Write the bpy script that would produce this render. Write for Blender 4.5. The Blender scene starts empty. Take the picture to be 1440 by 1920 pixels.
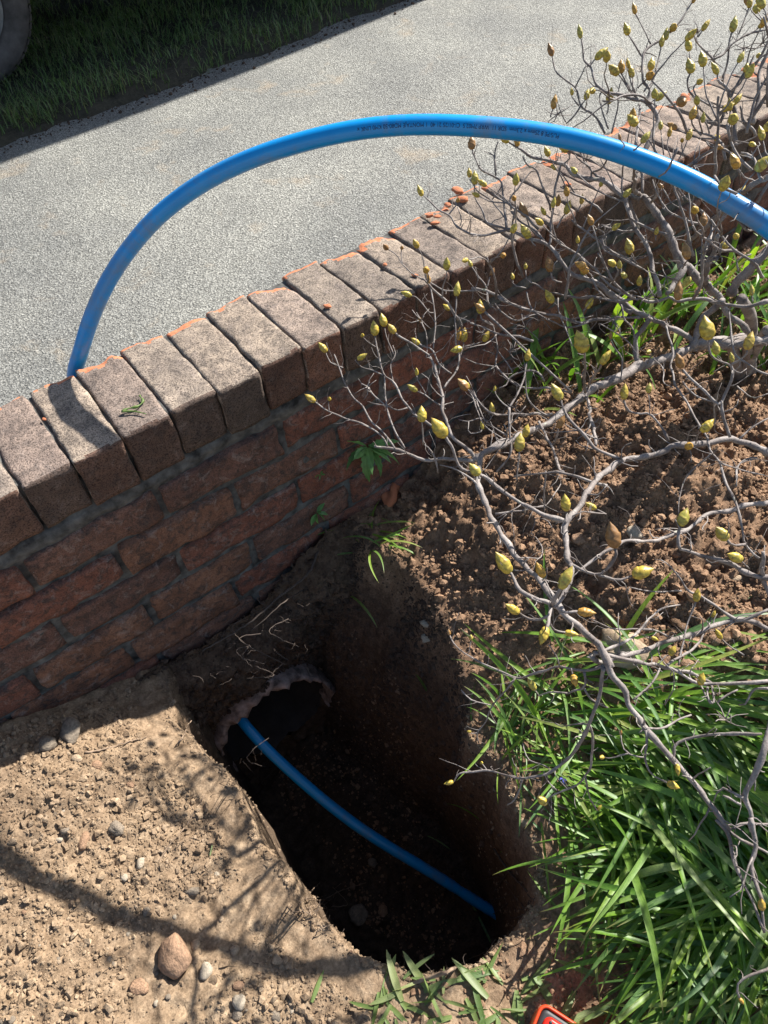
import bpy, math, random
import numpy as np
from mathutils import Vector, Matrix, Quaternion

random.seed(7)
rng = np.random.default_rng(7)
SC = bpy.context.scene
COL = SC.collection

# ------------------------------------------------------------------ camera
CAM = np.array([0.033, -0.870, 0.764])
FPX = 1390.8                                   # focal length in pixels of the 1440 x 1920 photograph
RV = np.array([2.340, -0.807, 0.216])          # rotation vector, world -> (right, down, forward)


def rotmat(r):
    th = np.linalg.norm(r)
    k = r / th
    K = np.array([[0, -k[2], k[1]], [k[2], 0, -k[0]], [-k[1], k[0], 0]])
    return np.eye(3) + math.sin(th) * K + (1 - math.cos(th)) * K @ K


ROT = rotmat(RV)
cam_data = bpy.data.cameras.new('camera')
cam = bpy.data.objects.new('camera', cam_data)
COL.objects.link(cam)
m4 = Matrix.Identity(4)
for i in range(3):
    m4[i][0] = ROT[0][i]
    m4[i][1] = -ROT[1][i]
    m4[i][2] = -ROT[2][i]
    m4[i][3] = CAM[i]
cam.matrix_world = m4
cam_data.sensor_fit = 'VERTICAL'
cam_data.sensor_height = 24.0
cam_data.lens = 24.0 * FPX / 1920.0
cam_data.clip_start = 0.02
cam_data.clip_end = 400
SC.camera = cam

# ------------------------------------------------------------------ light
SUN = Vector((1.15, 0.18, 1.0)).normalized()   # towards the sun
w = bpy.data.worlds.new('World')
SC.world = w
w.use_nodes = True
nt = w.node_tree
bg = nt.nodes['Background']
sky = nt.nodes.new('ShaderNodeTexSky')
sky.sky_type = 'NISHITA'
sky.sun_disc = False
sky.sun_elevation = math.asin(SUN.z)
sky.sun_rotation = math.atan2(SUN.x, SUN.y)
nt.links.new(sky.outputs[0], bg.inputs[0])
bg.inputs[1].default_value = 0.072
sd = bpy.data.lights.new('sun', 'SUN')
sd.energy = 5.0
sd.angle = math.radians(0.53)
sd.color = (1.0, 0.96, 0.90)
so = bpy.data.objects.new('sun', sd)
COL.objects.link(so)
so.rotation_euler = SUN.to_track_quat('Z', 'Y').to_euler()
so.location = (4, 1, 5)
SC.view_settings.view_transform = 'Standard'
SC.view_settings.look = 'None'
SC.view_settings.gamma = 1.0
SC.view_settings.exposure = 1.25
SC.view_settings.use_curve_mapping = False


# ------------------------------------------------------------------ pixel helpers (photograph pixels, 1440 x 1920)
def ray(px, py):
    return np.array([(px - 720) / FPX, (py - 960) / FPX, 1.0]) @ ROT


def at_z(px, py, z):
    d = ray(px, py)
    return CAM + d * (z - CAM[2]) / d[2]


def at_y(px, py, y):
    d = ray(px, py)
    return CAM + d * (y - CAM[1]) / d[1]


def at_d(px, py, d):
    return CAM + ray(px, py) * d


# ------------------------------------------------------------------ noise (numpy)
_P = np.random.default_rng(3).permutation(512)
_P = np.concatenate([_P, _P, _P])
_V = np.random.default_rng(4).uniform(-1, 1, 512)


def vnoise(x, y, z=0.0):
    x = np.asarray(x, float) + 100.0
    y = np.asarray(y, float) + 100.0
    z = np.asarray(z, float) + 100.0 + 0 * x
    xi, yi, zi = np.floor(x).astype(int), np.floor(y).astype(int), np.floor(z).astype(int)
    fx, fy, fz = x - xi, y - yi, z - zi
    u, v, t = [q * q * q * (q * (q * 6 - 15) + 10) for q in (fx, fy, fz)]

    def h(a, b, c):
        return _V[_P[_P[_P[a & 511] + (b & 511)] + (c & 511)] & 511]
    r = 0
    for dz, wz in ((0, 1 - t), (1, t)):
        for dy, wy in ((0, 1 - v), (1, v)):
            r = r + wz * wy * ((1 - u) * h(xi, yi + dy, zi + dz) + u * h(xi + 1, yi + dy, zi + dz))
    return r


def fbm(x, y, z=0.0, f=1.0, oct=4, gain=0.5):
    a, s = 1.0, 0.0
    for o in range(oct):
        s = s + a * vnoise(np.asarray(x) * f, np.asarray(y) * f, np.asarray(z) * f + o * 7.3)
        f *= 2.03
        a *= gain
    return s


# ------------------------------------------------------------------ object helpers
def link(name, mesh, mat=None, parent=None, loc=None):
    o = bpy.data.objects.new(name, mesh)
    COL.objects.link(o)
    if mat is not None and mesh is not None and not mesh.materials:
        for m in (mat if isinstance(mat, (list, tuple)) else [mat]):
            mesh.materials.append(m)
    if parent is not None:
        o.parent = parent
    if loc is not None:
        o.location = loc
    return o


def tag(o, label=None, cat=None, group=None, kind=None):
    if label:
        o['label'] = label
    if cat:
        o['category'] = cat
    if group:
        o['group'] = group
    if kind:
        o['kind'] = kind
    return o


def thing(name, label, cat, loc=(0, 0, 0), group=None):
    o = bpy.data.objects.new(name, None)
    o.empty_display_size = 0.05
    COL.objects.link(o)
    o.location = loc
    return tag(o, label, cat, group)


def mesh_np(name, V, F, smooth=True, mi=None):
    """V (n,3), F: int array (m,k) or list of index tuples"""
    me = bpy.data.meshes.new(name)
    V = np.asarray(V, np.float32)
    if isinstance(F, np.ndarray):
        k = F.shape[1]
        me.vertices.add(len(V))
        me.vertices.foreach_set('co', V.ravel())
        me.loops.add(F.size)
        me.loops.foreach_set('vertex_index', F.ravel().astype(np.int32))
        me.polygons.add(len(F))
        me.polygons.foreach_set('loop_start', np.arange(0, F.size, k, dtype=np.int32))
        me.polygons.foreach_set('loop_total', np.full(len(F), k, np.int32))
    else:
        me.from_pydata([tuple(v) for v in V.tolist()], [], [tuple(f) for f in F])
    n = len(me.polygons)
    me.polygons.foreach_set('use_smooth', np.full(n, bool(smooth)))
    if mi is not None:
        me.polygons.foreach_set('material_index', np.asarray(mi, np.int32))
    me.update(calc_edges=True)
    me.validate()
    return me


class MB:
    """collects polygons for one mesh"""
    def __init__(s):
        s.V, s.F, s.n = [], [], 0

    def add(s, V, F):
        V = np.asarray(V, float)
        s.V.append(V)
        s.F += [tuple(int(i) + s.n for i in f) for f in F]
        s.n += len(V)

    def mesh(s, name, smooth=True):
        return mesh_np(name, np.concatenate(s.V), s.F, smooth)

    def build(s, name, mat, parent=None, smooth=True, loc=None):
        return link(name, s.mesh(name, smooth), mat, parent, loc)


def box(x0, x1, y0, y1, z0, z1):
    V = [(x, y, z) for z in (z0, z1) for y in (y0, y1) for x in (x0, x1)]
    F = [(0, 2, 3, 1), (4, 5, 7, 6), (0, 1, 5, 4), (2, 6, 7, 3), (0, 4, 6, 2), (1, 3, 7, 5)]
    return np.array(V, float), F


def spline(P, n):
    """Catmull-Rom through P (m,k) resampled to n points by arc length"""
    P = np.asarray(P, float)
    if len(P) == 2:
        t = np.linspace(0, 1, n)[:, None]
        return P[0] * (1 - t) + P[1] * t
    Q = np.concatenate([[2 * P[0] - P[1]], P, [2 * P[-1] - P[-2]]])
    out = []
    for i in range(1, len(Q) - 2):
        t = np.linspace(0, 1, 12, endpoint=False)[:, None]
        a, b, c, d = Q[i - 1], Q[i], Q[i + 1], Q[i + 2]
        out.append(0.5 * (2 * b + (c - a) * t + (2 * a - 5 * b + 4 * c - d) * t ** 2 + (3 * b - a - 3 * c + d) * t ** 3))
    out.append(P[-1:])
    R = np.concatenate(out)
    s = np.concatenate([[0], np.cumsum(np.linalg.norm(np.diff(R[:, :3], axis=0), axis=1))])
    t = np.linspace(0, s[-1], n)
    return np.stack([np.interp(t, s, R[:, j]) for j in range(R.shape[1])], 1)


def tube(P, R, sides=8, cap=True):
    P = np.asarray(P, float)
    n = len(P)
    R = np.broadcast_to(np.asarray(R, float), (n,))
    T = np.gradient(P, axis=0)
    T /= np.linalg.norm(T, axis=1)[:, None] + 1e-12
    up = np.array([0.13, 0.31, 0.94])
    if abs(T[0] @ up) > 0.9:
        up = np.array([1.0, 0.1, 0.0])
    N = up - T[0] * (T[0] @ up)
    N /= np.linalg.norm(N)
    V = []
    an = np.linspace(0, 2 * np.pi, sides, endpoint=False)
    for i in range(n):
        N = N - T[i] * (N @ T[i])
        N /= np.linalg.norm(N) + 1e-12
        B = np.cross(T[i], N)
        V.append(P[i] + R[i] * (np.cos(an)[:, None] * N + np.sin(an)[:, None] * B))
    V = np.concatenate(V)
    F = [(i * sides + j, i * sides + (j + 1) % sides, (i + 1) * sides + (j + 1) % sides, (i + 1) * sides + j)
         for i in range(n - 1) for j in range(sides)]
    if cap:
        F.append(tuple(range(sides - 1, -1, -1)))
        F.append(tuple((n - 1) * sides + j for j in range(sides)))
    return V, F


def lathe(prof, sides=16, axis='z'):
    """prof: list of (r, h); revolve about z"""
    prof = np.asarray(prof, float)
    an = np.linspace(0, 2 * np.pi, sides, endpoint=False)
    V = np.concatenate([np.stack([r * np.cos(an), r * np.sin(an), np.full(sides, h)], 1) for r, h in prof])
    n = len(prof)
    F = [(i * sides + j, i * sides + (j + 1) % sides, (i + 1) * sides + (j + 1) % sides, (i + 1) * sides + j)
         for i in range(n - 1) for j in range(sides)]
    if axis == 'y':
        V = V[:, [0, 2, 1]] * np.array([1, -1, 1])
    return V, F


# ------------------------------------------------------------------ materials
def mat(name):
    m = bpy.data.materials.new(name)
    m.use_nodes = True
    t = m.node_tree
    return m, t, t.nodes['Principled BSDF']


def N(t, typ, **kw):
    n = t.nodes.new(typ)
    for k, v in kw.items():
        if k in n.inputs:
            n.inputs[k].default_value = v
        else:
            setattr(n, k, v)
    return n


def ramp(t, stops, fac=None):
    r = t.nodes.new('ShaderNodeValToRGB')
    el = r.color_ramp.elements
    while len(el) < len(stops):
        el.new(0.5)
    for e, (p, c) in zip(el, stops):
        e.position = p
        e.color = (*c, 1) if len(c) == 3 else c
    if fac is not None:
        t.links.new(fac, r.inputs[0])
    return r


def noise(t, scale, detail=4, rough=0.55, vec=None, dist=0.0):
    n = N(t, 'ShaderNodeTexNoise')
    n.inputs['Scale'].default_value = scale
    n.inputs['Detail'].default_value = detail
    n.inputs['Roughness'].default_value = rough
    n.inputs['Distortion'].default_value = dist
    if vec is not None:
        t.links.new(vec, n.inputs['Vector'])
    return n


def mixc(t, fac, a, b, mode='MIX'):
    n = t.nodes.new('ShaderNodeMix')
    n.data_type = 'RGBA'
    n.blend_type = mode
    for s, v in ((0, fac), (6, a), (7, b)):
        if hasattr(v, 'is_output'):
            t.links.new(v, n.inputs[s])
        elif s == 0:
            n.inputs[0].default_value = v
        else:
            n.inputs[s].default_value = (*v, 1)
    return n.outputs[2]


def bump(t, h, strength, dist, nrm=None):
    b = t.nodes.new('ShaderNodeBump')
    b.inputs['Strength'].default_value = strength
    b.inputs['Distance'].default_value = dist
    t.links.new(h, b.inputs['Height'])
    if nrm is not None:
        t.links.new(nrm, b.inputs['Normal'])
    return b.outputs[0]


def coords(t, kind='Object', jitter=False):
    c = t.nodes.new('ShaderNodeTexCoord')
    v = c.outputs[kind]
    if jitter:
        oi = t.nodes.new('ShaderNodeObjectInfo')
        ma = N(t, 'ShaderNodeMath', operation='MULTIPLY')
        t.links.new(oi.outputs['Random'], ma.inputs[0])
        ma.inputs[1].default_value = 37.0
        ad = N(t, 'ShaderNodeVectorMath', operation='ADD')
        t.links.new(v, ad.inputs[0])
        t.links.new(ma.outputs[0], ad.inputs[1])
        return ad.outputs[0], oi.outputs['Random']
    return v


def rand_out(t):
    return t.nodes.new('ShaderNodeObjectInfo').outputs['Random']


def make_asphalt():
    m, t, p = mat('worn_asphalt')
    v = coords(t)
    n1 = noise(t, 190, 4, 0.65, v)
    vo = N(t, 'ShaderNodeTexVoronoi')
    vo.inputs['Scale'].default_value = 150
    t.links.new(v, vo.inputs['Vector'])
    c1 = ramp(t, [(0.30, (0.055, 0.055, 0.052)), (0.48, (0.205, 0.204, 0.190)), (0.66, (0.46, 0.455, 0.425))], n1.outputs[0])
    big = noise(t, 1.7, 6, 0.62, v)
    c2 = ramp(t, [(0.32, (0.74, 0.745, 0.74)), (0.68, (1.14, 1.13, 1.07))], big.outputs[0])
    c = mixc(t, 1.0, c1.outputs[0], c2.outputs[0], 'MULTIPLY')
    st = noise(t, 5.0, 5, 0.65, v, 0.4)
    sf = ramp(t, [(0.58, (0, 0, 0)), (0.74, (0.45, 0.45, 0.45))], st.outputs[0])
    c = mixc(t, sf.outputs[0], c, (0.40, 0.30, 0.19))
    t.links.new(c, p.inputs['Base Color'])
    p.inputs['Roughness'].default_value = 0.82
    b1 = bump(t, vo.outputs['Distance'], 1.0, 0.006)
    b2 = bump(t, n1.outputs[0], 1.0, 0.007, b1)
    t.links.new(b2, p.inputs['Normal'])
    return m


def make_soil(name, dark, mid, light, f=38.0, bd=0.006):
    m, t, p = mat(name)
    v = coords(t)
    n1 = noise(t, f, 8, 0.7, v)
    n2 = noise(t, f * 5, 5, 0.65, v)
    n3 = noise(t, 4.0, 4, 0.6, v)
    c1 = ramp(t, [(0.28, dark), (0.5, mid), (0.72, light)], n1.outputs[0])
    c2 = ramp(t, [(0.3, (0.62, 0.62, 0.62)), (0.7, (1.25, 1.25, 1.25))], n2.outputs[0])
    c = mixc(t, 1.0, c1.outputs[0], c2.outputs[0], 'MULTIPLY')
    c3 = ramp(t, [(0.3, (0.78, 0.76, 0.76)), (0.7, (1.15, 1.13, 1.1))], n3.outputs[0])
    c = mixc(t, 1.0, c, c3.outputs[0], 'MULTIPLY')
    t.links.new(c, p.inputs['Base Color'])
    p.inputs['Roughness'].default_value = 0.95
    p.inputs['Specular IOR Level'].default_value = 0.15
    b1 = bump(t, n1.outputs[0], 0.7, bd)
    b2 = bump(t, n2.outputs[0], 0.7, bd * 0.35, b1)
    t.links.new(b2, p.inputs['Normal'])
    return m


def make_ground():
    """garden earth: pale dry soil left of the pit, redder dug soil on the heap, darker damp subsoil cut open in the pit"""
    m, t, p = mat('garden_earth')
    v = coords(t)
    at = N(t, 'ShaderNodeAttribute', attribute_name='earth')
    n1 = noise(t, 46, 8, 0.72, v)
    n2 = noise(t, 230, 5, 0.65, v)
    n3 = noise(t, 5.0, 4, 0.6, v)
    dry = ramp(t, [(0.28, (0.125, 0.085, 0.053)), (0.5, (0.265, 0.190, 0.122)), (0.74, (0.40, 0.305, 0.205))], n1.outputs[0])
    red = ramp(t, [(0.28, (0.095, 0.060, 0.038)), (0.5, (0.205, 0.130, 0.082)), (0.74, (0.32, 0.21, 0.135))], n1.outputs[0])
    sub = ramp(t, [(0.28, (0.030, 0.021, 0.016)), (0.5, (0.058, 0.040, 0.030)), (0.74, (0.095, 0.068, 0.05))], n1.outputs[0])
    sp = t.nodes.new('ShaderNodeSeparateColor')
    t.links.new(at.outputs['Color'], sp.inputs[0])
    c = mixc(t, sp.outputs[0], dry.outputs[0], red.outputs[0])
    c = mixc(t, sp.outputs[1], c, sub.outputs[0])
    c2 = ramp(t, [(0.3, (0.60, 0.60, 0.60)), (0.7, (1.28, 1.28, 1.28))], n2.outputs[0])
    c = mixc(t, 1.0, c, c2.outputs[0], 'MULTIPLY')
    c3 = ramp(t, [(0.3, (0.80, 0.78, 0.78)), (0.7, (1.15, 1.13, 1.1))], n3.outputs[0])
    c = mixc(t, 1.0, c, c3.outputs[0], 'MULTIPLY')
    t.links.new(c, p.inputs['Base Color'])
    p.inputs['Roughness'].default_value = 0.95
    p.inputs['Specular IOR Level'].default_value = 0.12
    b1 = bump(t, n1.outputs[0], 0.65, 0.005)
    b2 = bump(t, n2.outputs[0], 0.75, 0.0018, b1)
    t.links.new(b2, p.inputs['Normal'])
    return m


def make_brick(name, cols, pit, tint=(1, 1, 1), soot=(0.05, 0.043, 0.04), sootamt=0.5, dust=0.4):
    m, t, p = mat(name)
    v, rnd = coords(t, 'Object', True)
    base = ramp(t, [(i / (len(cols) - 1), c) for i, c in enumerate(cols)], rnd)
    n1 = noise(t, 16, 6, 0.65, v)
    n2 = noise(t, 420, 3, 0.6, v)
    n3 = noise(t, 60, 5, 0.7, v, 0.6)
    c1 = ramp(t, [(0.3, (0.58, 0.57, 0.58)), (0.7, (1.3, 1.27, 1.22))], n1.outputs[0])
    c = mixc(t, 1.0, base.outputs[0], c1.outputs[0], 'MULTIPLY')
    sf = ramp(t, [(0.46, (0, 0, 0)), (0.64, (sootamt,) * 3)], n3.outputs[0])
    c = mixc(t, sf.outputs[0], c, soot)
    n4 = noise(t, 34, 6, 0.75, v, 0.9)
    df = ramp(t, [(0.53, (0, 0, 0)), (0.68, (dust,) * 3)], n4.outputs[0])
    c = mixc(t, df.outputs[0], c, (0.30, 0.245, 0.215))
    n5 = noise(t, 150, 3, 0.6, v)
    wf = ramp(t, [(0.70, (0, 0, 0)), (0.76, (dust,) * 3)], n5.outputs[0])
    c = mixc(t, wf.outputs[0], c, (0.42, 0.40, 0.38))
    vo = N(t, 'ShaderNodeTexVoronoi')
    vo.inputs['Scale'].default_value = 330
    t.links.new(v, vo.inputs['Vector'])
    pf = ramp(t, [(0.38, (0.32, 0.30, 0.29)), (0.50, (1, 1, 1)), (0.70, (1.22, 1.2, 1.16))], n2.outputs[0])
    c = mixc(t, pit, c, pf.outputs[0], 'MULTIPLY')
    t.links.new(c, p.inputs['Base Color'])
    p.inputs['Roughness'].default_value = 0.88
    p.inputs['Specular IOR Level'].default_value = 0.25
    b1 = bump(t, n2.outputs[0], 0.55, 0.0022)
    b2 = bump(t, n3.outputs[0], 0.8, 0.004, b1)
    b2 = bump(t, n4.outputs[0], 0.6, 0.004, b2)
    t.links.new(b2, p.inputs['Normal'])
    return m


def make_simple(name, col, rough=0.6, var=0.25, scale=40, bumpd=0.0, metal=0.0, spec=0.4, jitter=True):
    m, t, p = mat(name)
    v = coords(t, 'Object', jitter)
    if jitter:
        v, rnd = v
    n = noise(t, scale, 5, 0.6, v)
    lo = tuple(c * (1 - var) for c in col)
    hi = tuple(min(1, c * (1 + var)) for c in col)
    r = ramp(t, [(0.3, lo), (0.7, hi)], n.outputs[0])
    t.links.new(r.outputs[0], p.inputs['Base Color'])
    p.inputs['Roughness'].default_value = rough
    p.inputs['Metallic'].default_value = metal
    p.inputs['Specular IOR Level'].default_value = spec
    if bumpd:
        t.links.new(bump(t, n.outputs[0], 0.7, bumpd), p.inputs['Normal'])
    return m


def make_leaf(name, cols, rough=0.46, trans=0.35):
    m, t, p = mat(name)
    rnd = rand_out(t)
    at = N(t, 'ShaderNodeAttribute', attribute_name='tint')
    ad = N(t, 'ShaderNodeMath', operation='ADD')
    t.links.new(rnd, ad.inputs[0])
    t.links.new(at.outputs['Fac'], ad.inputs[1])
    fr = N(t, 'ShaderNodeMath', operation='FRACT')
    t.links.new(ad.outputs[0], fr.inputs[0])
    base = ramp(t, [(i / (len(cols) - 1), c) for i, c in enumerate(cols)], fr.outputs[0])
    v = coords(t)
    n = noise(t, 60, 4, 0.6, v)
    c1 = ramp(t, [(0.3, (0.75, 0.78, 0.75)), (0.7, (1.2, 1.18, 1.1))], n.outputs[0])
    c = mixc(t, 1.0, base.outputs[0], c1.outputs[0], 'MULTIPLY')
    mp = t.nodes.new('ShaderNodeMapping')
    mp.inputs['Scale'].default_value = (5, 240, 60)
    t.links.new(v, mp.inputs[0])
    ns = noise(t, 1.0, 3, 0.6, mp.outputs[0])
    c4 = ramp(t, [(0.34, (0.70, 0.74, 0.66)), (0.66, (1.18, 1.16, 1.12))], ns.outputs[0])
    c = mixc(t, 1.0, c, c4.outputs[0], 'MULTIPLY')
    al = N(t, 'ShaderNodeAttribute', attribute_name='along')
    tipf = ramp(t, [(0.90, (0, 0, 0)), (1.0, (0.9, 0.9, 0.9))], al.outputs['Fac'])
    c = mixc(t, tipf.outputs[0], c, (0.26, 0.19, 0.08))
    t.links.new(c, p.inputs['Base Color'])
    p.inputs['Roughness'].default_value = rough
    tr = t.nodes.new('ShaderNodeBsdfTranslucent')
    tc = mixc(t, 1.0, c, (1.5, 1.6, 0.7), 'MULTIPLY')
    t.links.new(tc, tr.inputs[0])
    mx = t.nodes.new('ShaderNodeMixShader')
    mx.inputs[0].default_value = trans
    t.links.new(p.outputs[0], mx.inputs[1])
    t.links.new(tr.outputs[0], mx.inputs[2])
    t.links.new(mx.outputs[0], t.nodes['Material Output'].inputs[0])
    return m


def make_bark():
    m, t, p = mat('shrub_bark')
    v = coords(t)
    n1 = noise(t, 34, 5, 0.65, v)
    n2 = noise(t, 400, 4, 0.6, v)
    c1 = ramp(t, [(0.30, (0.100, 0.078, 0.068)), (0.5, (0.205, 0.175, 0.158)), (0.70, (0.33, 0.295, 0.268))], n1.outputs[0])
    c2 = ramp(t, [(0.3, (0.7, 0.7, 0.7)), (0.7, (1.2, 1.2, 1.2))], n2.outputs[0])
    c = mixc(t, 1.0, c1.outputs[0], c2.outputs[0], 'MULTIPLY')
    li = noise(t, 70, 3, 0.5, v)
    lf = ramp(t, [(0.68, (0, 0, 0)), (0.74, (0.7, 0.7, 0.7))], li.outputs[0])
    c = mixc(t, lf.outputs[0], c, (0.34, 0.35, 0.27))
    t.links.new(c, p.inputs['Base Color'])
    p.inputs['Roughness'].default_value = 0.7
    p.inputs['Specular IOR Level'].default_value = 0.35
    b = bump(t, n2.outputs[0], 0.5, 0.0012)
    t.links.new(bump(t, n1.outputs[0], 0.4, 0.002, b), p.inputs['Normal'])
    return m


def make_bud():
    m, t, p = mat('bud_scales')
    at = N(t, 'ShaderNodeAttribute', attribute_name='edge')
    rnd = rand_out(t)
    base = ramp(t, [(0.0, (0.46, 0.36, 0.055)), (0.35, (0.52, 0.43, 0.07)), (0.65, (0.40, 0.38, 0.08)), (0.80, (0.50, 0.30, 0.05)), (0.92, (0.34, 0.19, 0.06)), (1.0, (0.22, 0.12, 0.05))], rnd)
    v = coords(t, 'Object', True)[0]
    n = noise(t, 7, 4, 0.6, v)
    c1 = ramp(t, [(0.3, (0.62, 0.55, 0.42)), (0.68, (1.2, 1.15, 1.1))], n.outputs[0])
    c = mixc(t, 1.0, base.outputs[0], c1.outputs[0], 'MULTIPLY')
    ef = ramp(t, [(0.0, (0, 0, 0)), (1.0, (0.95, 0.95, 0.95))], at.outputs['Fac'])
    c = mixc(t, ef.outputs[0], c, (0.18, 0.085, 0.02))
    t.links.new(c, p.inputs['Base Color'])
    p.inputs['Roughness'].default_value = 0.45
    return m


def make_pipe():
    m, t, p = mat('blue_polyethylene')
    v = coords(t)
    n = noise(t, 18, 5, 0.6, v)
    c = ramp(t, [(0.3, (0.0, 0.220, 0.56)), (0.7, (0.0, 0.265, 0.64))], n.outputs[0])
    d = noise(t, 9, 6, 0.7, v, 0.5)
    df = ramp(t, [(0.50, (0, 0, 0)), (0.68, (0.6, 0.6, 0.6))], d.outputs[0])
    c = mixc(t, df.outputs[0], c.outputs[0], (0.17, 0.16, 0.13))
    t.links.new(c, p.inputs['Base Color'])
    p.inputs['Roughness'].default_value = 0.28
    sc = noise(t, 160, 3, 0.6, v)
    t.links.new(bump(t, sc.outputs[0], 0.12, 0.0006), p.inputs['Normal'])
    return m


MAT = {}
MAT['asphalt'] = make_asphalt()
MAT['ground'] = make_ground()
MAT['crumb_red'] = make_soil('dug_soil_crumbs', (0.12, 0.074, 0.046), (0.25, 0.157, 0.098), (0.38, 0.255, 0.165))
MAT['crumb_dry'] = make_soil('dry_soil_crumbs', (0.15, 0.105, 0.066), (0.285, 0.205, 0.132), (0.42, 0.325, 0.225))
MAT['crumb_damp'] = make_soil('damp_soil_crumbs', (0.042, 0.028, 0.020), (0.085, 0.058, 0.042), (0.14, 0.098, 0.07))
MAT['verge'] = make_soil('verge_earth', (0.03, 0.028, 0.02), (0.06, 0.055, 0.04), (0.10, 0.09, 0.065))
MAT['coping'] = make_brick('sanded_coping_brick', [(0.225, 0.185, 0.150), (0.29, 0.225, 0.185), (0.25, 0.21, 0.175), (0.335, 0.27, 0.21), (0.20, 0.17, 0.145), (0.27, 0.20, 0.165)], 0.95, sootamt=0.6, dust=0.35)
MAT['coping_end'] = make_brick('coping_brick_end', [(0.125, 0.085, 0.062), (0.205, 0.105, 0.070), (0.105, 0.085, 0.070), (0.165, 0.085, 0.058), (0.095, 0.078, 0.065)], 0.9, sootamt=0.5, dust=0.3)
MAT['chip'] = make_simple('fresh_broken_brick', (0.46, 0.165, 0.078), 0.9, 0.35, 120, 0.0015)
MAT['brick'] = make_brick('red_brown_brick', [(0.20, 0.090, 0.064), (0.25, 0.095, 0.060), (0.16, 0.088, 0.068), (0.23, 0.115, 0.072), (0.15, 0.082, 0.064), (0.27, 0.12, 0.068)], 0.6, sootamt=0.8, dust=0.6)
MAT['mortar'] = make_simple('grey_lime_mortar', (0.082, 0.080, 0.074), 0.95, 0.8, 42, 0.008, jitter=False)
MAT['clay'] = make_simple('old_clay_pipe', (0.27, 0.20, 0.17), 0.9, 0.75, 45, 0.008)
MAT['clayshade'] = make_simple('shade_dark_clay_inside', (0.05, 0.042, 0.038), 0.95, 0.3, 26)  # same clay, with the deep shade inside the drain put into its colour
MAT['pipe'] = make_pipe()
MAT['ink'] = make_simple('printed_ink', (0.006, 0.016, 0.06), 0.6, 0.1, 10)
MAT['bark'] = make_bark()
MAT['bud'] = make_bud()
MAT['budleaf'] = make_leaf('young_leaf', [(0.16, 0.05, 0.04), (0.20, 0.22, 0.05), (0.10, 0.035, 0.03)], 0.5, 0.25)
MAT['strap'] = make_leaf('strap_leaf_green', [(0.095, 0.205, 0.026), (0.170, 0.300, 0.032), (0.075, 0.170, 0.044), (0.235, 0.350, 0.040), (0.095, 0.190, 0.072), (0.27, 0.31, 0.08)])
MAT['cutleaf'] = make_leaf('wilting_leaf', [(0.13, 0.20, 0.06), (0.20, 0.26, 0.09), (0.10, 0.17, 0.05), (0.26, 0.29, 0.13)], 0.5)
MAT['weed'] = make_leaf('weed_leaf', [(0.11, 0.24, 0.075), (0.145, 0.29, 0.09), (0.12, 0.25, 0.10)], 0.5, 0.25)
MAT['grass'] = make_leaf('verge_grass', [(0.100, 0.170, 0.055), (0.135, 0.22, 0.065), (0.115, 0.185, 0.070), (0.27, 0.26, 0.14)], 0.5, 0.25)
MAT['root'] = make_simple('pale_root', (0.24, 0.17, 0.115), 0.85, 0.35, 90)
MAT['rootdark'] = make_simple('dark_root', (0.070, 0.052, 0.041), 0.85, 0.35, 90)
MAT['stone_tan'] = make_simple('tan_stone', (0.34, 0.25, 0.165), 0.85, 0.35, 4.5, 0.003)
MAT['stone_brown'] = make_simple('brown_stone', (0.27, 0.165, 0.100), 0.85, 0.4, 4.5, 0.004)
MAT['stone_grey'] = make_simple('grey_stone', (0.20, 0.160, 0.118), 0.85, 0.4, 4.5, 0.003)
MAT['stone_pale'] = make_simple('pale_stone', (0.33, 0.275, 0.205), 0.85, 0.35, 4.5, 0.002)
MAT['rubber'] = make_simple('tyre_rubber', (0.085, 0.078, 0.076), 0.9, 0.55, 14, 0.002)
MAT['steel'] = make_simple('wheel_steel', (0.42, 0.42, 0.43), 0.35, 0.2, 30, metal=0.8)
MAT['paint'] = make_simple('van_white_paint', (0.72, 0.72, 0.71), 0.3, 0.04, 3)
MAT['plastic'] = make_simple('black_plastic', (0.018, 0.018, 0.019), 0.5, 0.2, 40)
MAT['glass'] = make_simple('dark_glass', (0.02, 0.025, 0.03), 0.06, 0.1, 3, spec=0.8)
MAT['lamp'] = make_simple('lamp_red', (0.45, 0.02, 0.015), 0.15, 0.1, 20)
MAT['red'] = make_simple('tool_red', (0.52, 0.022, 0.012), 0.22, 0.05, 20)
MAT['orange'] = make_simple('tool_orange', (0.55, 0.060, 0.018), 0.35, 0.05, 20)
MAT['shell'] = make_simple('snail_shell', (0.40, 0.35, 0.26), 0.4, 0.6, 240)
MAT['flower'] = make_simple('bluebell_petal', (0.13, 0.14, 0.52), 0.6, 0.2, 60)

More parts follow.
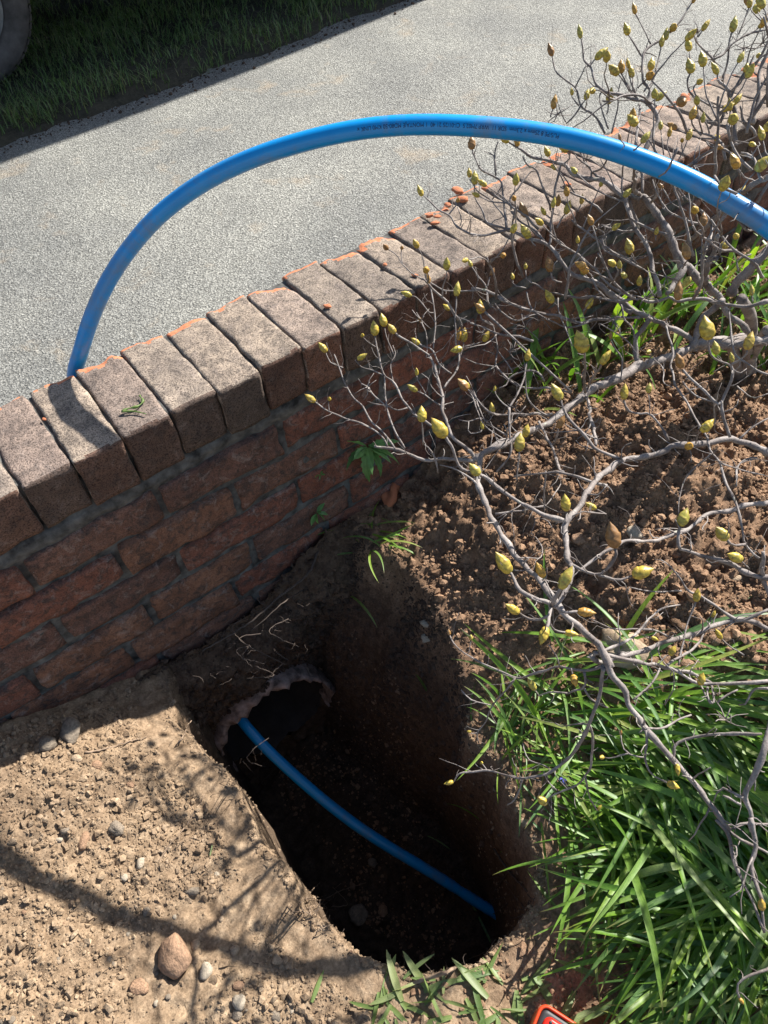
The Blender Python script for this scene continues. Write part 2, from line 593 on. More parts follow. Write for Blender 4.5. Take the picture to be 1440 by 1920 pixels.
# ================================================================== terrain of the garden bed
ROAD_Z = -0.555
CTRL = [(-1.6, 0, -.46), (-.8, 0, -.455), (-.246, 0, -.466), (-.163, 0, -.504), (-.018, 0, -.556), (.152, 0, -.592), (.30, 0, -.56),
        (.381, 0, -.51), (.467, 0, -.48), (.637, 0, -.49), (.713, 0, -.462), (.85, 0, -.39), (1.04, 0, -.355), (1.4, 0, -.33), (2.0, 0, -.33),
        (3.2, 0, -.36), (-1.6, -1.2, -.50), (-1.6, -2.4, -.52), (0, -2.4, -.55), (1.5, -2.4, -.52), (3.2, -2.4, -.45), (3.2, -1.2, -.40), (2.0, -.6, -.33)]
LIP = [(330, 1345, -.57), (405, 1425, -.57), (450, 1490, -.57), (530, 1620, -.56), (570, 1700, -.56), (700, 1800, -.56), (770, 1835, -.56),
       (900, 1805, -.56), (955, 1755, -.56), (1005, 1690, -.55), (1000, 1580, -.54), (945, 1470, -.54), (890, 1380, -.545), (872, 1240, -.53),
       (815, 1120, -.515), (740, 1030, -.505), (655, 972, -.485)]
LIPW = [at_z(*q) for q in LIP]
for q in LIP[:-1] + [(900, 870, -.39), (1100, 720, -.345), (1300, 700, -.32), (1440, 700, -.32), (1440, 1000, -.35), (1100, 1000, -.385), (1000, 900, -.37),
                     (1250, 850, -.325), (1000, 1200, -.47), (1200, 1250, -.42), (1440, 1250, -.40), (1440, 1500, -.46), (1100, 1500, -.51),
                     (1300, 1900, -.51), (1440, 1900, -.51), (1020, 1890, -.55), (700, 1900, -.55), (300, 1900, -.53), (0, 1900, -.51), (0, 1500, -.46),
                     (150, 1395, -.485), (335, 1795, -.54), (200, 1600, -.53), (0, 1700, -.49), (400, 1560, -.56)]:
    P = at_z(*q)
    CTRL.append((P[0], P[1], q[2]))
CTRL = np.array(CTRL)


def tps_fit(C):
    n = len(C)
    d2 = ((C[:, None, :2] - C[None, :, :2]) ** 2).sum(-1)
    K = 0.5 * d2 * np.log(d2 + 1e-12)
    A = np.zeros((n + 3, n + 3))
    A[:n, :n] = K + 2e-4 * np.eye(n)
    A[:n, n] = 1
    A[:n, n + 1:] = C[:, :2]
    A[n:, :n] = A[:n, n:].T
    return np.linalg.solve(A, np.concatenate([C[:, 2], [0, 0, 0]]))


TPS = tps_fit(CTRL)


def base_z(x, y):
    x = np.asarray(x, float)
    y = np.asarray(y, float)
    s = TPS[-3] + TPS[-2] * x + TPS[-1] * y
    for (cx, cy, _), wgt in zip(CTRL, TPS[:-3]):
        d2 = (x - cx) ** 2 + (y - cy) ** 2
        s = s + wgt * 0.5 * d2 * np.log(d2 + 1e-12)
    return np.clip(s, -0.62, -0.28)


TOP = np.array([(p[0], p[1]) for p in LIPW] + [(.53, .05), (.06, .05), (.045, -.03)])
FLO = np.array([(.07, -.10), (.065, -.30), (.065, -.48), (.10, -.64), (.16, -.71), (.27, -.755), (.345, -.74), (.400, -.66), (.415, -.55), (.395, -.42),
                (.345, -.25), (.325, -.05), (.325, .05), (.075, .05)])


def poly_sd(x, y, P):
    """signed distance, positive inside"""
    d = np.full(x.shape, 1e9)
    ins = np.zeros(x.shape, bool)
    for i in range(len(P)):
        a, b = P[i], P[(i + 1) % len(P)]
        e = b - a
        t = np.clip(((x - a[0]) * e[0] + (y - a[1]) * e[1]) / (e @ e), 0, 1)
        d = np.minimum(d, np.hypot(x - a[0] - t * e[0], y - a[1] - t * e[1]))
        c = ((a[1] > y) != (b[1] > y)) & (x < (b[0] - a[0]) * (y - a[1]) / (b[1] - a[1] + 1e-15) + a[0])
        ins ^= c
    return np.where(ins, d, -d)


def smooth01(t):
    t = np.clip(t, 0, 1)
    return t * t * (3 - 2 * t)


FLOOR_Z = -1.235


def terrain(x, y):
    x = np.asarray(x, float)
    y = np.asarray(y, float)
    wx = x + 0.010 * fbm(x, y, 3.0, 14, 3)
    wy = y + 0.010 * fbm(x, y, 9.0, 14, 3)
    keep = smooth01((-0.01 - y) / 0.05)
    wx = x + (wx - x) * keep
    wy = y + (wy - y) * keep
    z0 = base_z(x, y)
    dT = poly_sd(wx, wy, TOP)
    dF = poly_sd(wx, wy, FLO)
    # surface relief
    heap = smooth01((x - 0.52 + 0.35 * np.minimum(y + .3, 0)) / 0.18) * smooth01((y + 0.95) / 0.25)
    left = smooth01((0.05 - x) / 0.1)
    ledge = np.exp(-np.maximum(-dT, 0) / 0.045) * (x < 0.2) * smooth01((-0.05 - y) / .05)       # earth trodden smooth along the pit's edge
    rough = fbm(x, y, 0, 13, 5, 0.55)
    fine = fbm(x, y, 2, 55, 4, 0.6)
    ridg = 1 - np.abs(fbm(x, y, 5, 24, 4, 0.55))
    z = z0 + rough * (0.006 + 0.013 * heap) * (1 - 0.6 * ledge) + fine * (0.0045 + 0.006 * heap) * (1 - 0.8 * ledge) + (ridg - .6) * 0.012 * heap
    z = z + 0.008 * ledge
    inside = dT > 0
    di = np.maximum(-dF, 0)
    s = np.where(inside, np.maximum(dT, 0) / (np.maximum(dT, 0) + di + 1e-6), 0)
    s = np.where(dF > 0, 1, s)
    e = np.clip(s, 0, 1) ** (0.82 + 0.75 * smooth01((x - .22) / .15) * smooth01((y + .62) / .2))
    lipr = smooth01(np.maximum(dT, 0) / 0.02)
    e = e * (0.35 + 0.65 * lipr)
    fl = FLOOR_Z + 0.018 * fbm(x, y, 4, 16, 4) + 0.010 * fbm(x, y, 8, 60, 3)
    zi = z * (1 - e) + fl * e + (0.030 * fbm(x, y, 1, 18, 4) + .014 * fbm(x, y, 6, 60, 4, .6)) * np.sin(np.pi * np.clip(e, 0, 1))
    return np.where(inside, zi, z), dT, heap


def axis(segs):
    out = []
    for a, b, st in segs:
        out.append(np.arange(a, b - 1e-6, st))
    out.append([segs[-1][1]])
    return np.concatenate(out)


gx = axis([(-1.6, -.5, .05), (-.5, .62, .0045), (.62, 1.75, .006), (1.75, 3.2, .05)])
gy = axis([(-2.4, -1.2, .05), (-1.2, .012, .0045), (.012, .06, .012)])
GX, GY = np.meshgrid(gx, gy)
GZ, GD, GH = terrain(GX, GY)
nx, ny = len(gx), len(gy)


def tz(x, y):
    """height of the built terrain (bilinear)"""
    i = np.clip(np.searchsorted(gx, x) - 1, 0, nx - 2)
    j = np.clip(np.searchsorted(gy, y) - 1, 0, ny - 2)
    u = np.clip((x - gx[i]) / (gx[i + 1] - gx[i]), 0, 1)
    v = np.clip((y - gy[j]) / (gy[j + 1] - gy[j]), 0, 1)
    return (GZ[j, i] * (1 - u) + GZ[j, i + 1] * u) * (1 - v) + (GZ[j + 1, i] * (1 - u) + GZ[j + 1, i + 1] * u) * v


def hit(px, py):
    """where the sight line through a photograph pixel meets the garden earth"""
    d = ray(px, py)
    t = np.linspace(0.6, 2.6, 1200)
    P = CAM + d * t[:, None]
    b = (P[:, 2] <= tz(P[:, 0], P[:, 1])) & (P[:, 1] < 0.01)
    k = int(np.argmax(b)) if b.any() else None
    if k is None:
        return at_z(px, py, -0.5)
    return P[k]


idx = np.arange(nx * ny).reshape(ny, nx)
F = np.stack([idx[:-1, :-1], idx[:-1, 1:], idx[1:, 1:], idx[1:, :-1]], -1).reshape(-1, 4)
V = np.stack([GX.ravel(), GY.ravel(), GZ.ravel()], 1)
# opening where the old clay drain enters the pit
DR_C = np.array([0.195, -0.97])
DR_R = 0.150
fc = V[F].mean(1)
F = F[~((fc[:, 1] > -0.030) & (fc[:, 2] < -0.62) & (fc[:, 0] > .03) & (fc[:, 0] < .40))]
me = mesh_np('soil', V, F)
ca = me.color_attributes.new('earth', 'FLOAT_COLOR', 'POINT')
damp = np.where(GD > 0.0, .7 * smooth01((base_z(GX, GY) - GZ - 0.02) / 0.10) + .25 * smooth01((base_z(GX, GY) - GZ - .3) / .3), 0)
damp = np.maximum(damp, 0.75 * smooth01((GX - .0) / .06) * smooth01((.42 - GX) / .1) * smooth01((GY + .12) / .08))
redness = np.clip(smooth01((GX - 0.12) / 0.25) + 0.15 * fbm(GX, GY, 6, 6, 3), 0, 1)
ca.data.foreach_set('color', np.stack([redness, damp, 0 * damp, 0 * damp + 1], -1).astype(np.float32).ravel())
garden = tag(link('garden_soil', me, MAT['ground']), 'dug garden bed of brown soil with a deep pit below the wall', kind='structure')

# upright face of the pit below the wall, with a round hole for the drain
px_ = np.arange(.0, .520, .004)
pz_ = np.linspace(0, 1, 170)
X, S = np.meshgrid(px_, pz_)
zt = base_z(X, 0 * X) + .012
Z = zt + (-1.30 - zt) * S
Y = -0.008 - 0.055 * smooth01((zt - Z) / .12) * (1 - .4 * smooth01((-.76 - Z) / .1)) + 0.020 * fbm(X, Z, 2, 11, 4) * smooth01((zt - Z) / .05) + 0.008 * fbm(X, Z, 7, 50, 3)
Y = np.minimum(Y, -.004)
V = np.stack([X.ravel(), Y.ravel(), Z.ravel()], 1)
ii = np.arange(X.size).reshape(X.shape)
F = np.stack([ii[:-1, :-1], ii[1:, :-1], ii[1:, 1:], ii[:-1, 1:]], -1).reshape(-1, 4)
fc = V[F].mean(1)
F = F[np.hypot(fc[:, 0] - DR_C[0], fc[:, 2] - DR_C[1]) > DR_R + .004]
me = mesh_np('pit_face', V, F)
ca = me.color_attributes.new('earth', 'FLOAT_COLOR', 'POINT')
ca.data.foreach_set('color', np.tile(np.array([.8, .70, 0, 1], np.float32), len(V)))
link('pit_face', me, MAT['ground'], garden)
PITV = V[(np.hypot(V[:, 0] - DR_C[0], V[:, 2] - DR_C[1]) > DR_R + .02) & (V[:, 2] > -1.1)]

# the land beyond the bed
mb = MB()
for (x0, x1, y0, y1) in ((-60, -1.6, -60, .06), (3.2, 60, -60, .06), (-1.6, 3.2, -60, -2.4)):
    mb.add([(x0, y0, -.52), (x1, y0, -.52), (x1, y1, -.52), (x0, y1, -.52)], [(0, 1, 2, 3)])
tag(mb.build('ground', MAT['crumb_dry'], smooth=False), 'flat garden ground round the bed', kind='structure')

# lane and verge
VA = math.radians(3.2)                      # the lane's far edge and the parked van stand at this angle to the wall


def edge_y(x):
    return 2.50 + 0.056 * (x - 0.55)


xs = np.linspace(-60, 60, 241)
xs = np.unique(np.concatenate([xs, np.linspace(-1, 5, 500)]))
ed = edge_y(np.clip(xs, -3, 8)) + 0.035 * fbm(xs, 0 * xs, 0, 2.6, 5, 0.6) * (np.abs(xs) < 10)
V = np.concatenate([np.stack([xs, 0 * xs + .12, 0 * xs + ROAD_Z], 1), np.stack([xs, ed + .12, 0 * xs + ROAD_Z], 1)])
n = len(xs)
F = np.array([(i, i + 1, n + i + 1, n + i) for i in range(n - 1)])
tag(link('lane', mesh_np('lane', V, F, False), MAT['asphalt']), 'worn grey asphalt lane behind the garden wall', kind='structure')

vx = axis([(-60, -1, 4), (-1, 4.6, .035), (4.6, 60, 4)])
vv = np.concatenate([[-.10, -.06, -.03, 0, .03, .06, .1, .15], np.arange(.2, 2.4, .035), [3, 5, 9, 20, 60]])
X, VV = np.meshgrid(vx, vv)
Y = edge_y(np.clip(X, -3, 8)) + 0.035 * fbm(X, 0 * X, 0, 2.6, 5, 0.6) * (np.abs(X) < 10) + VV
Z = ROAD_Z - .012 + 0.04 * smooth01((VV + .06) / .16) + (0.016 * fbm(X, Y, 0, 5, 4) + 0.008 * fbm(X, Y, 3, 22, 3)) * smooth01((VV + .05) / .15)
ii = np.arange(X.size).reshape(X.shape)
F = np.stack([ii[:-1, :-1], ii[:-1, 1:], ii[1:, 1:], ii[1:, :-1]], -1).reshape(-1, 4)
tag(link('verge', mesh_np('verge', np.stack([X.ravel(), Y.ravel(), Z.ravel()], 1), F), MAT['verge']), 'earthy grass verge along the far side of the lane', kind='structure')


def verge_z(x, y):
    e = edge_y(np.clip(x, -3, 8)) + 0.035 * fbm(x, 0 * x, 0, 2.6, 5, 0.6)
    q = y - e
    return ROAD_Z - .012 + 0.04 * smooth01((q + .06) / .16) + (0.016 * fbm(x, y, 0, 5, 4) + 0.008 * fbm(x, y, 3, 22, 3)) * smooth01((q + .05) / .15), q


def blades(P, L, W, lean, az, tint, seg=3):
    """many grass blades as one mesh"""
    n = len(P)
    t = np.linspace(0, 1, seg + 1)
    Vs, tn = [], []
    dirx, diry = np.cos(az), np.sin(az)
    for k, q in enumerate(t):
        hz = L * (q - 0.35 * lean * q * q)
        ho = L * lean * q * q
        wd = W * (1 - q ** 1.6) * 0.5 + 0.0002
        c = P + np.stack([dirx * ho, diry * ho, hz], 1)
        s = np.stack([-diry * wd, dirx * wd, 0 * wd], 1)
        Vs += [c - s, c + s]
        tn += [tint, tint]
    V = np.stack(Vs, 1).reshape(-1, 3)
    T = np.stack(tn, 1).ravel()
    m = 2 * (seg + 1)
    b = np.arange(n)[:, None, None] * m
    f = np.array([(2 * k, 2 * k + 1, 2 * k + 3, 2 * k + 2) for k in range(seg)])[None]
    return V, (b + f).reshape(-1, 4), T


def blade_obj(name, V, F, T, m):
    me = mesh_np(name, V, F)
    a = me.attributes.new('tint', 'FLOAT', 'POINT')
    a.data.foreach_set('value', T.astype(np.float32))
    return link(name, me, m)


ng = 26000
x = rng.uniform(0.1, 3.6, ng)
y = edge_y(x) + rng.uniform(-.03, 1.7, ng) ** 1.0
z, q = verge_z(x, y)
cl = fbm(x, y, 11, 3.5, 4)
ok = (q > -0.01 + 0.05 * cl) & (cl + rng.uniform(-.7, .7, ng) > -0.25)
x, y, z, cl = x[ok], y[ok], z[ok], cl[ok]
n = len(x)
Vb, Fb, Tb = blades(np.stack([x, y, z - .004], 1), rng.uniform(.03, .085, n) * (1 + .5 * np.clip(cl, -.5, 1)), rng.uniform(.0022, .0045, n),
                    rng.uniform(.2, 1.3, n), rng.uniform(0, 2 * np.pi, n), rng.uniform(0, 1, n))
tag(blade_obj('verge_grass', Vb, Fb, Tb, MAT['grass']), 'short shaded grass growing on the verge beside the lane', 'grass', kind='stuff')

# ================================================================== garden wall
COP_S, COP_W, COP_H = 0.0790, 0.197, 0.096
C_PITCH, C_Z1, B_H = 0.083, 0.165, 0.0735
wall = thing('brick_wall', 'low red brick garden wall with brick on edge coping beside the lane', 'wall', (0.6, 0.1, -0.66))
WOFF = np.array([0.6, 0.1, -0.66])


def brick_mesh(name, L, W, H, seed, segs, chip=None, rnd=0.004):
    """weathered brick centred on its middle; chip: spalled rear top edge with its own material"""
    sx, sy, sz = segs
    r = np.random.default_rng(seed)
    V, F, ids = [], [], {}

    def vid(i, j, k):
        key = (i, j, k)
        if key not in ids:
            ids[key] = len(V)
            V.append((i / sx - .5, j / sy - .5, k / sz - .5))
        return ids[key]
    for i in range(sx):
        for j in range(sy):
            F.append((vid(i, j, 0), vid(i, j + 1, 0), vid(i + 1, j + 1, 0), vid(i + 1, j, 0)))
            F.append((vid(i, j, sz), vid(i + 1, j, sz), vid(i + 1, j + 1, sz), vid(i, j + 1, sz)))
    for i in range(sx):
        for k in range(sz):
            F.append((vid(i, 0, k), vid(i + 1, 0, k), vid(i + 1, 0, k + 1), vid(i, 0, k + 1)))
            F.append((vid(i, sy, k), vid(i, sy, k + 1), vid(i + 1, sy, k + 1), vid(i + 1, sy, k)))
    for j in range(sy):
        for k in range(sz):
            F.append((vid(0, j, k), vid(0, j, k + 1), vid(0, j + 1, k + 1), vid(0, j + 1, k)))
            F.append((vid(sx, j, k), vid(sx, j + 1, k), vid(sx, j + 1, k + 1), vid(sx, j, k + 1)))
    V = np.array(V) * np.array([L, W, H])
    hs = np.array([L, W, H]) / 2
    # round the arrises unevenly
    rr = rnd * (1 + 0.9 * np.clip(fbm(V[:, 0], V[:, 1], V[:, 2] + seed, 30, 2), -.8, 1.6))[:, None]
    core = np.clip(V, -(hs - rr), hs - rr)
    d = V - core
    ln = np.linalg.norm(d, axis=1, keepdims=True)
    V = np.where(ln > 1e-9, core + d / (ln + 1e-12) * np.minimum(ln, rr), V)
    o = seed * 1.7
    D = np.stack([fbm(V[:, 0] + o, V[:, 1], V[:, 2], 28, 4), fbm(V[:, 0], V[:, 1] + o, V[:, 2], 28, 4), fbm(V[:, 0], V[:, 1], V[:, 2] + o, 28, 4)], 1)
    V = V + D * (0.0019 if chip else 0.0026)
    mi = np.zeros(len(F), int)
    if chip:
        prof = chip * (0.55 + 0.7 * np.clip(fbm(V[:, 0] + o, 0 * o + 3.3, 0, 45, 3), -.6, 1.0)) * np.clip(0.65 + 0.9 * vnoise(V[:, 0] * 22 + o, 0.5), 0.12, 1.4)
        dy = hs[1] - V[:, 1]
        dz = hs[2] - V[:, 2]
        near = np.clip(1 - (dy + 0.6 * dz) / (prof + 1e-6), 0, 1)
        V[:, 2] -= near * prof * 0.30
        V[:, 1] -= near * prof * 0.15
        lo = near > 0.02
        Fm = np.array(F)
        mi = np.where(lo[Fm].sum(1) >= 2, 1, 0)
        cy = V[Fm].mean(1)[:, 1]
        mi = np.where((cy < -hs[1] + .004) & (mi == 0), 2, mi)
    me = mesh_np(name, V, np.array(F), True, mi)
    return me


wtilt = np.random.default_rng(12)
# brick on edge coping: every brick its own mesh
for i in range(-8, 36):
    w_ = COP_S - wtilt.uniform(.0015, .005)
    h_ = COP_H + wtilt.uniform(-.003, .003)
    me = brick_mesh('coping_brick', w_, COP_W + wtilt.uniform(-.004, .003), h_, 100 + i, (12, 30, 12), chip=float(wtilt.choice([.008, .014, .020, .028, .036, .048])), rnd=.0032)
    me.materials.append(MAT['coping'])
    me.materials.append(MAT['chip'])
    me.materials.append(MAT['coping_end'])
    o = link('coping_brick', me, None, wall, Vector((i * COP_S + COP_S / 2 + wtilt.uniform(-.001, .001), COP_W / 2 + wtilt.uniform(-.004, .004), -h_ / 2 + wtilt.uniform(-.002, .001))) - Vector(WOFF))
    o.rotation_euler = (wtilt.uniform(-.012, .012), wtilt.uniform(-.02, .02), wtilt.uniform(-.018, .018))
# courses: measured upright joints, carried on at about a brick length
KNOWN = {1: [(50, 1080), (308, 954), (533, 822)], 2: [(228, 1055), (444, 938), (640, 844)], 3: [(119, 1186), (342, 1060), (566, 940)],
         4: [(72, 1288), (292, 1160), (478, 1035), (658, 927)], 5: [(254, 1235), (442, 1105)], 6: [(315, 1255)], 7: [(300, 1330)]}
BR = {}
for c in range(1, 8):
    xs_ = [at_y(px, py, 0.0)[0] for px, py in KNOWN[c]]
    while xs_[-1] < 2.75:
        xs_.append(xs_[-1] + wtilt.choice([.228, .228, .228, .232, .224, .114]))
    while xs_[0] > -0.75:
        xs_.insert(0, xs_[0] - wtilt.choice([.228, .226, .231]))
    zc = -(C_Z1 + (c - 1) * C_PITCH)
    for a, b in zip(xs_[:-1], xs_[1:]):
        L = round(b - a - wtilt.uniform(.006, .011), 3)
        me = brick_mesh('brick', L, COP_W - .004, B_H + wtilt.uniform(-.004, .003), int(wtilt.integers(1000, 9000)), (16, 5, 8), rnd=.0075)
        o = link('brick', me, MAT['brick'], wall, Vector(((a + b) / 2, COP_W / 2 + wtilt.uniform(-.0035, .0045), zc)) - Vector(WOFF))
        o.rotation_euler = (wtilt.uniform(-.01, .01), wtilt.uniform(-.012, .012), wtilt.uniform(-.008, .008))
# mortar: a rough core standing a little behind the brick faces
mx_ = np.arange(-.76, 2.78, .006)
mz_ = np.arange(-.72, -.003, .006)
X, Z = np.meshgrid(mx_, mz_)
Y = 0.0105 + 0.0022 * fbm(X, Z, 0, 40, 4) + 0.0025 * fbm(X, Z, 5, 9, 3)
Y = np.where(Z > -COP_H, Y + .006, Y)
bed = np.exp(-((Z + .1145) / .014) ** 2)                # the thick bed under the coping
Y = Y - bed * (0.005 + 0.003 * fbm(X, Z, 8, 22, 3))
nxm, nzm = len(mx_), len(mz_)
V = np.concatenate([np.stack([X.ravel(), Y.ravel(), Z.ravel()], 1), np.stack([X.ravel(), COP_W - .008 - 0 * Y.ravel(), Z.ravel()], 1)])
q = np.arange(nxm * nzm).reshape(nzm, nxm)
F1 = np.stack([q[:-1, :-1], q[:-1, 1:], q[1:, 1:], q[1:, :-1]], -1).reshape(-1, 4)
F2 = F1[:, ::-1] + nxm * nzm
tp = np.stack([q[-1, :-1], q[-1, 1:], q[-1, 1:] + nxm * nzm, q[-1, :-1] + nxm * nzm], -1)
bt = np.stack([q[0, 1:], q[0, :-1], q[0, :-1] + nxm * nzm, q[0, 1:] + nxm * nzm], -1)
o = link('mortar', mesh_np('mortar', V - WOFF, np.concatenate([F1, F2, tp, bt])), MAT['mortar'], wall)

# ================================================================== old clay drain broken open below the wall
drain = thing('clay_drain', 'broken old clay drain opening in the pit below the wall', 'drain', (DR_C[0], 0, DR_C[1]))
na, nr = 90, 10
an = np.linspace(0, 2 * np.pi, na, endpoint=False)
jag = 0.022 * fbm(np.cos(an) * 1.5, np.sin(an) * 1.5, 2, 2.2, 5, 0.65)
wob = 1 + 0.035 * fbm(np.cos(an), np.sin(an), 6, 1.5, 4)
yf = -0.066 + 0.6 * jag - 0.012 * smooth01((np.cos(an) - .3) / .7)
Vs = []
prof = [(0.0, .03), (-.003, 0.0), (.20, -.010), (.55, -.010), (.85, -.003), (1.0, .008), (1.05, .05)]
thick = 0.010 + 0.022 * np.exp(-((an - 1.75) / .75) ** 2) + .006 * vnoise(an * 5, 3.0)
for r_, k_ in prof:
    yy = yf + k_ + .006 * vnoise(an * 17, r_ * 5.0)
    rr = (.150 + r_ * thick) * wob * (1 + 0.022 * vnoise(an * 9, k_ * 60 + r_ * 3) + 0.022 * vnoise(an * 23, k_ * 90 + r_ * 2))
    Vs.append(np.stack([rr * np.cos(an), yy, rr * np.sin(an)], 1))
V = np.concatenate(Vs)
F = [(i * na + j, i * na + (j + 1) % na, (i + 1) * na + (j + 1) % na, (i + 1) * na + j) for i in range(len(prof) - 1) for j in range(na)]
mb = MB()
F = [f_ for f_ in F if np.mean([math.sin(an[q % na]) for q in f_]) > -.55 + .12 * math.sin(7 * an[f_[0] % na])]
mb.add(V, F)
mb.build('pipe_wall', MAT['clay'], drain)
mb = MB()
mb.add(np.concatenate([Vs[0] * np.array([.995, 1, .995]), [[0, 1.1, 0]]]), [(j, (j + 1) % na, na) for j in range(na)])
mb.build('drain_back', MAT['clayshade'], drain)  # far end and inner wall both carry the painted shade colour
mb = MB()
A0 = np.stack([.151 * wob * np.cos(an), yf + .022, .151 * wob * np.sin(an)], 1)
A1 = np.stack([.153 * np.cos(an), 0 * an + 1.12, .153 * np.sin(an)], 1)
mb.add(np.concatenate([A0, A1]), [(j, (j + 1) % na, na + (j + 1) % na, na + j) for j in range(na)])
mb.build('drain_lining', MAT['clayshade'], drain)


# ================================================================== blue water pipes
def pix_path(L):
    return np.array([at_d(*q) for q in L])


PIPE_R = 0.0125
pp = [(138, 712, 1.265), (147, 680, 1.23), (162, 620, 1.185), (180, 572, 1.158), (205, 520, 1.142), (225, 490, 1.13), (245, 462, 1.116), (270, 432, 1.099), (300, 400, 1.08),
      (350, 362, 1.055), (400, 330, 1.032), (500, 286, .995), (650, 246, .965), (800, 233, .95), (1000, 247, .94), (1150, 281, .927), (1300, 340, .915), (1410, 405, .905), (1440, 424, .90)]
P = pix_path(pp)
Q = P[-1]
P = np.concatenate([[[P[0][0] - .06, P[0][1] + .03, ROAD_Z + .013], [P[0][0] - .04, P[0][1] + .035, -.30]], P,
                    [Q + np.array([.16, -.20, -.17]), Q + np.array([.36, -.36, -.48]), Q + np.array([.62, -.5, -.615])]])
ARCH = spline(P, 260)
# even out the measured distances
for _ in range(14):
    ARCH[1:-1] = ARCH[1:-1] * .5 + .25 * (ARCH[:-2] + ARCH[2:])
arch = thing('blue_water_pipe', 'bright blue plastic water pipe arching over the brick wall', 'pipe', tuple(ARCH[0]))
mb = MB()
mb.add(*tube(ARCH - ARCH[0], PIPE_R, 28))
mb.build('pipe_tube', MAT['pipe'], arch)
# printed line along the pipe, upside down as it lies
fc_ = bpy.data.curves.new('print', 'FONT')
fc_.body = 'PL/S/PE 8 25mm x 2.3mm  SDR 11  WRP 7M02.5  CI-01/25 21 40  1 MONTAJE MD80-50 KM0 LINK x'
fc_.size = 0.0072
fo = bpy.data.objects.new('print', fc_)
COL.objects.link(fo)
dg = bpy.context.evaluated_depsgraph_get()
tm = bpy.data.meshes.new_from_object(fo.evaluated_get(dg))
bpy.data.objects.remove(fo)
tv = np.array([v.co[:] for v in tm.vertices])
s = np.concatenate([[0], np.cumsum(np.linalg.norm(np.diff(ARCH, axis=0), axis=1))])
cd = (ARCH - CAM) @ ROT.T
cpx = 720 + FPX * cd[:, 0] / cd[:, 2]
i0 = int(np.argmin(np.abs(cpx - 1046)))
i1 = int(np.argmin(np.abs(cpx - 670)))
s0, s1 = s[i0], s[i1]
u = (tv[:, 0] - tv[:, 0].min()) / np.ptp(tv[:, 0])
ss = s0 + (s1 - s0) * u
C = np.stack([np.interp(ss, s, ARCH[:, k]) for k in range(3)], 1)
T = np.stack([np.interp(ss, s, np.gradient(ARCH[:, k], s)) for k in range(3)], 1)
T /= np.linalg.norm(T, axis=1)[:, None]
W = CAM - C
W -= T * (W * T).sum(1)[:, None]
W /= np.linalg.norm(W, axis=1)[:, None]
B = np.cross(T, W)
B *= np.sign(B[:, 2:3] + 1e-9)
ang = -(tv[:, 1] - 0.0025) / PIPE_R + 0.0
Pn = C + (PIPE_R + .00025) * (np.cos(ang)[:, None] * W + np.sin(ang)[:, None] * B)
Fs = [tuple(p.vertices) for p in tm.polygons]
link('printed_line', mesh_np('printed_line', Pn - ARCH[0], Fs, False), MAT['ink'], arch)

hp = [(435, 1325, 19.6), (480, 1385, 19.9), (600, 1495, 20), (700, 1570, 20.1), (800, 1630, 20.2), (900, 1695, 20.2), (955, 1728, 20.2)]
P = pix_path([(a, b, FPX * .025 / c) for a, b, c in hp])
P = np.concatenate([[P[0] + (P[0] - P[1]) * 1.6 + np.array([-.03, .16, .03]), P[0] + (P[0] - P[1]) * .7 + np.array([-.012, .05, .005])], P, [P[-1] + (P[-1] - P[-2]) * 2]])
HOLE = spline(P, 120)
for _ in range(30):
    HOLE[1:-1] = HOLE[1:-1] * .5 + .25 * (HOLE[:-2] + HOLE[2:])
cd = (HOLE - CAM) @ ROT.T
kx = 720 + FPX * cd[:, 0] / cd[:, 2]
rad = PIPE_R * (1 - 0.17 * np.exp(-((kx - 862) / 9.0) ** 2))          # the kink near its end
lower = thing('blue_water_pipe', 'blue plastic water pipe running down through the dark pit', 'pipe', tuple(HOLE[0]))
mb = MB()
mb.add(*tube(HOLE - HOLE[0], rad, 24))
mb.build('pipe_tube', MAT['pipe'], lower)

# ================================================================== parked van (only one wheel shows; its side throws the long shadow)
van = thing('parked_van', 'tall van parked on the verge, seen only by one dusty wheel', 'van', (0.70, 3.02, ROAD_Z + .025))
van.rotation_euler = (0, 0, math.radians(2.6))
WR = 0.318


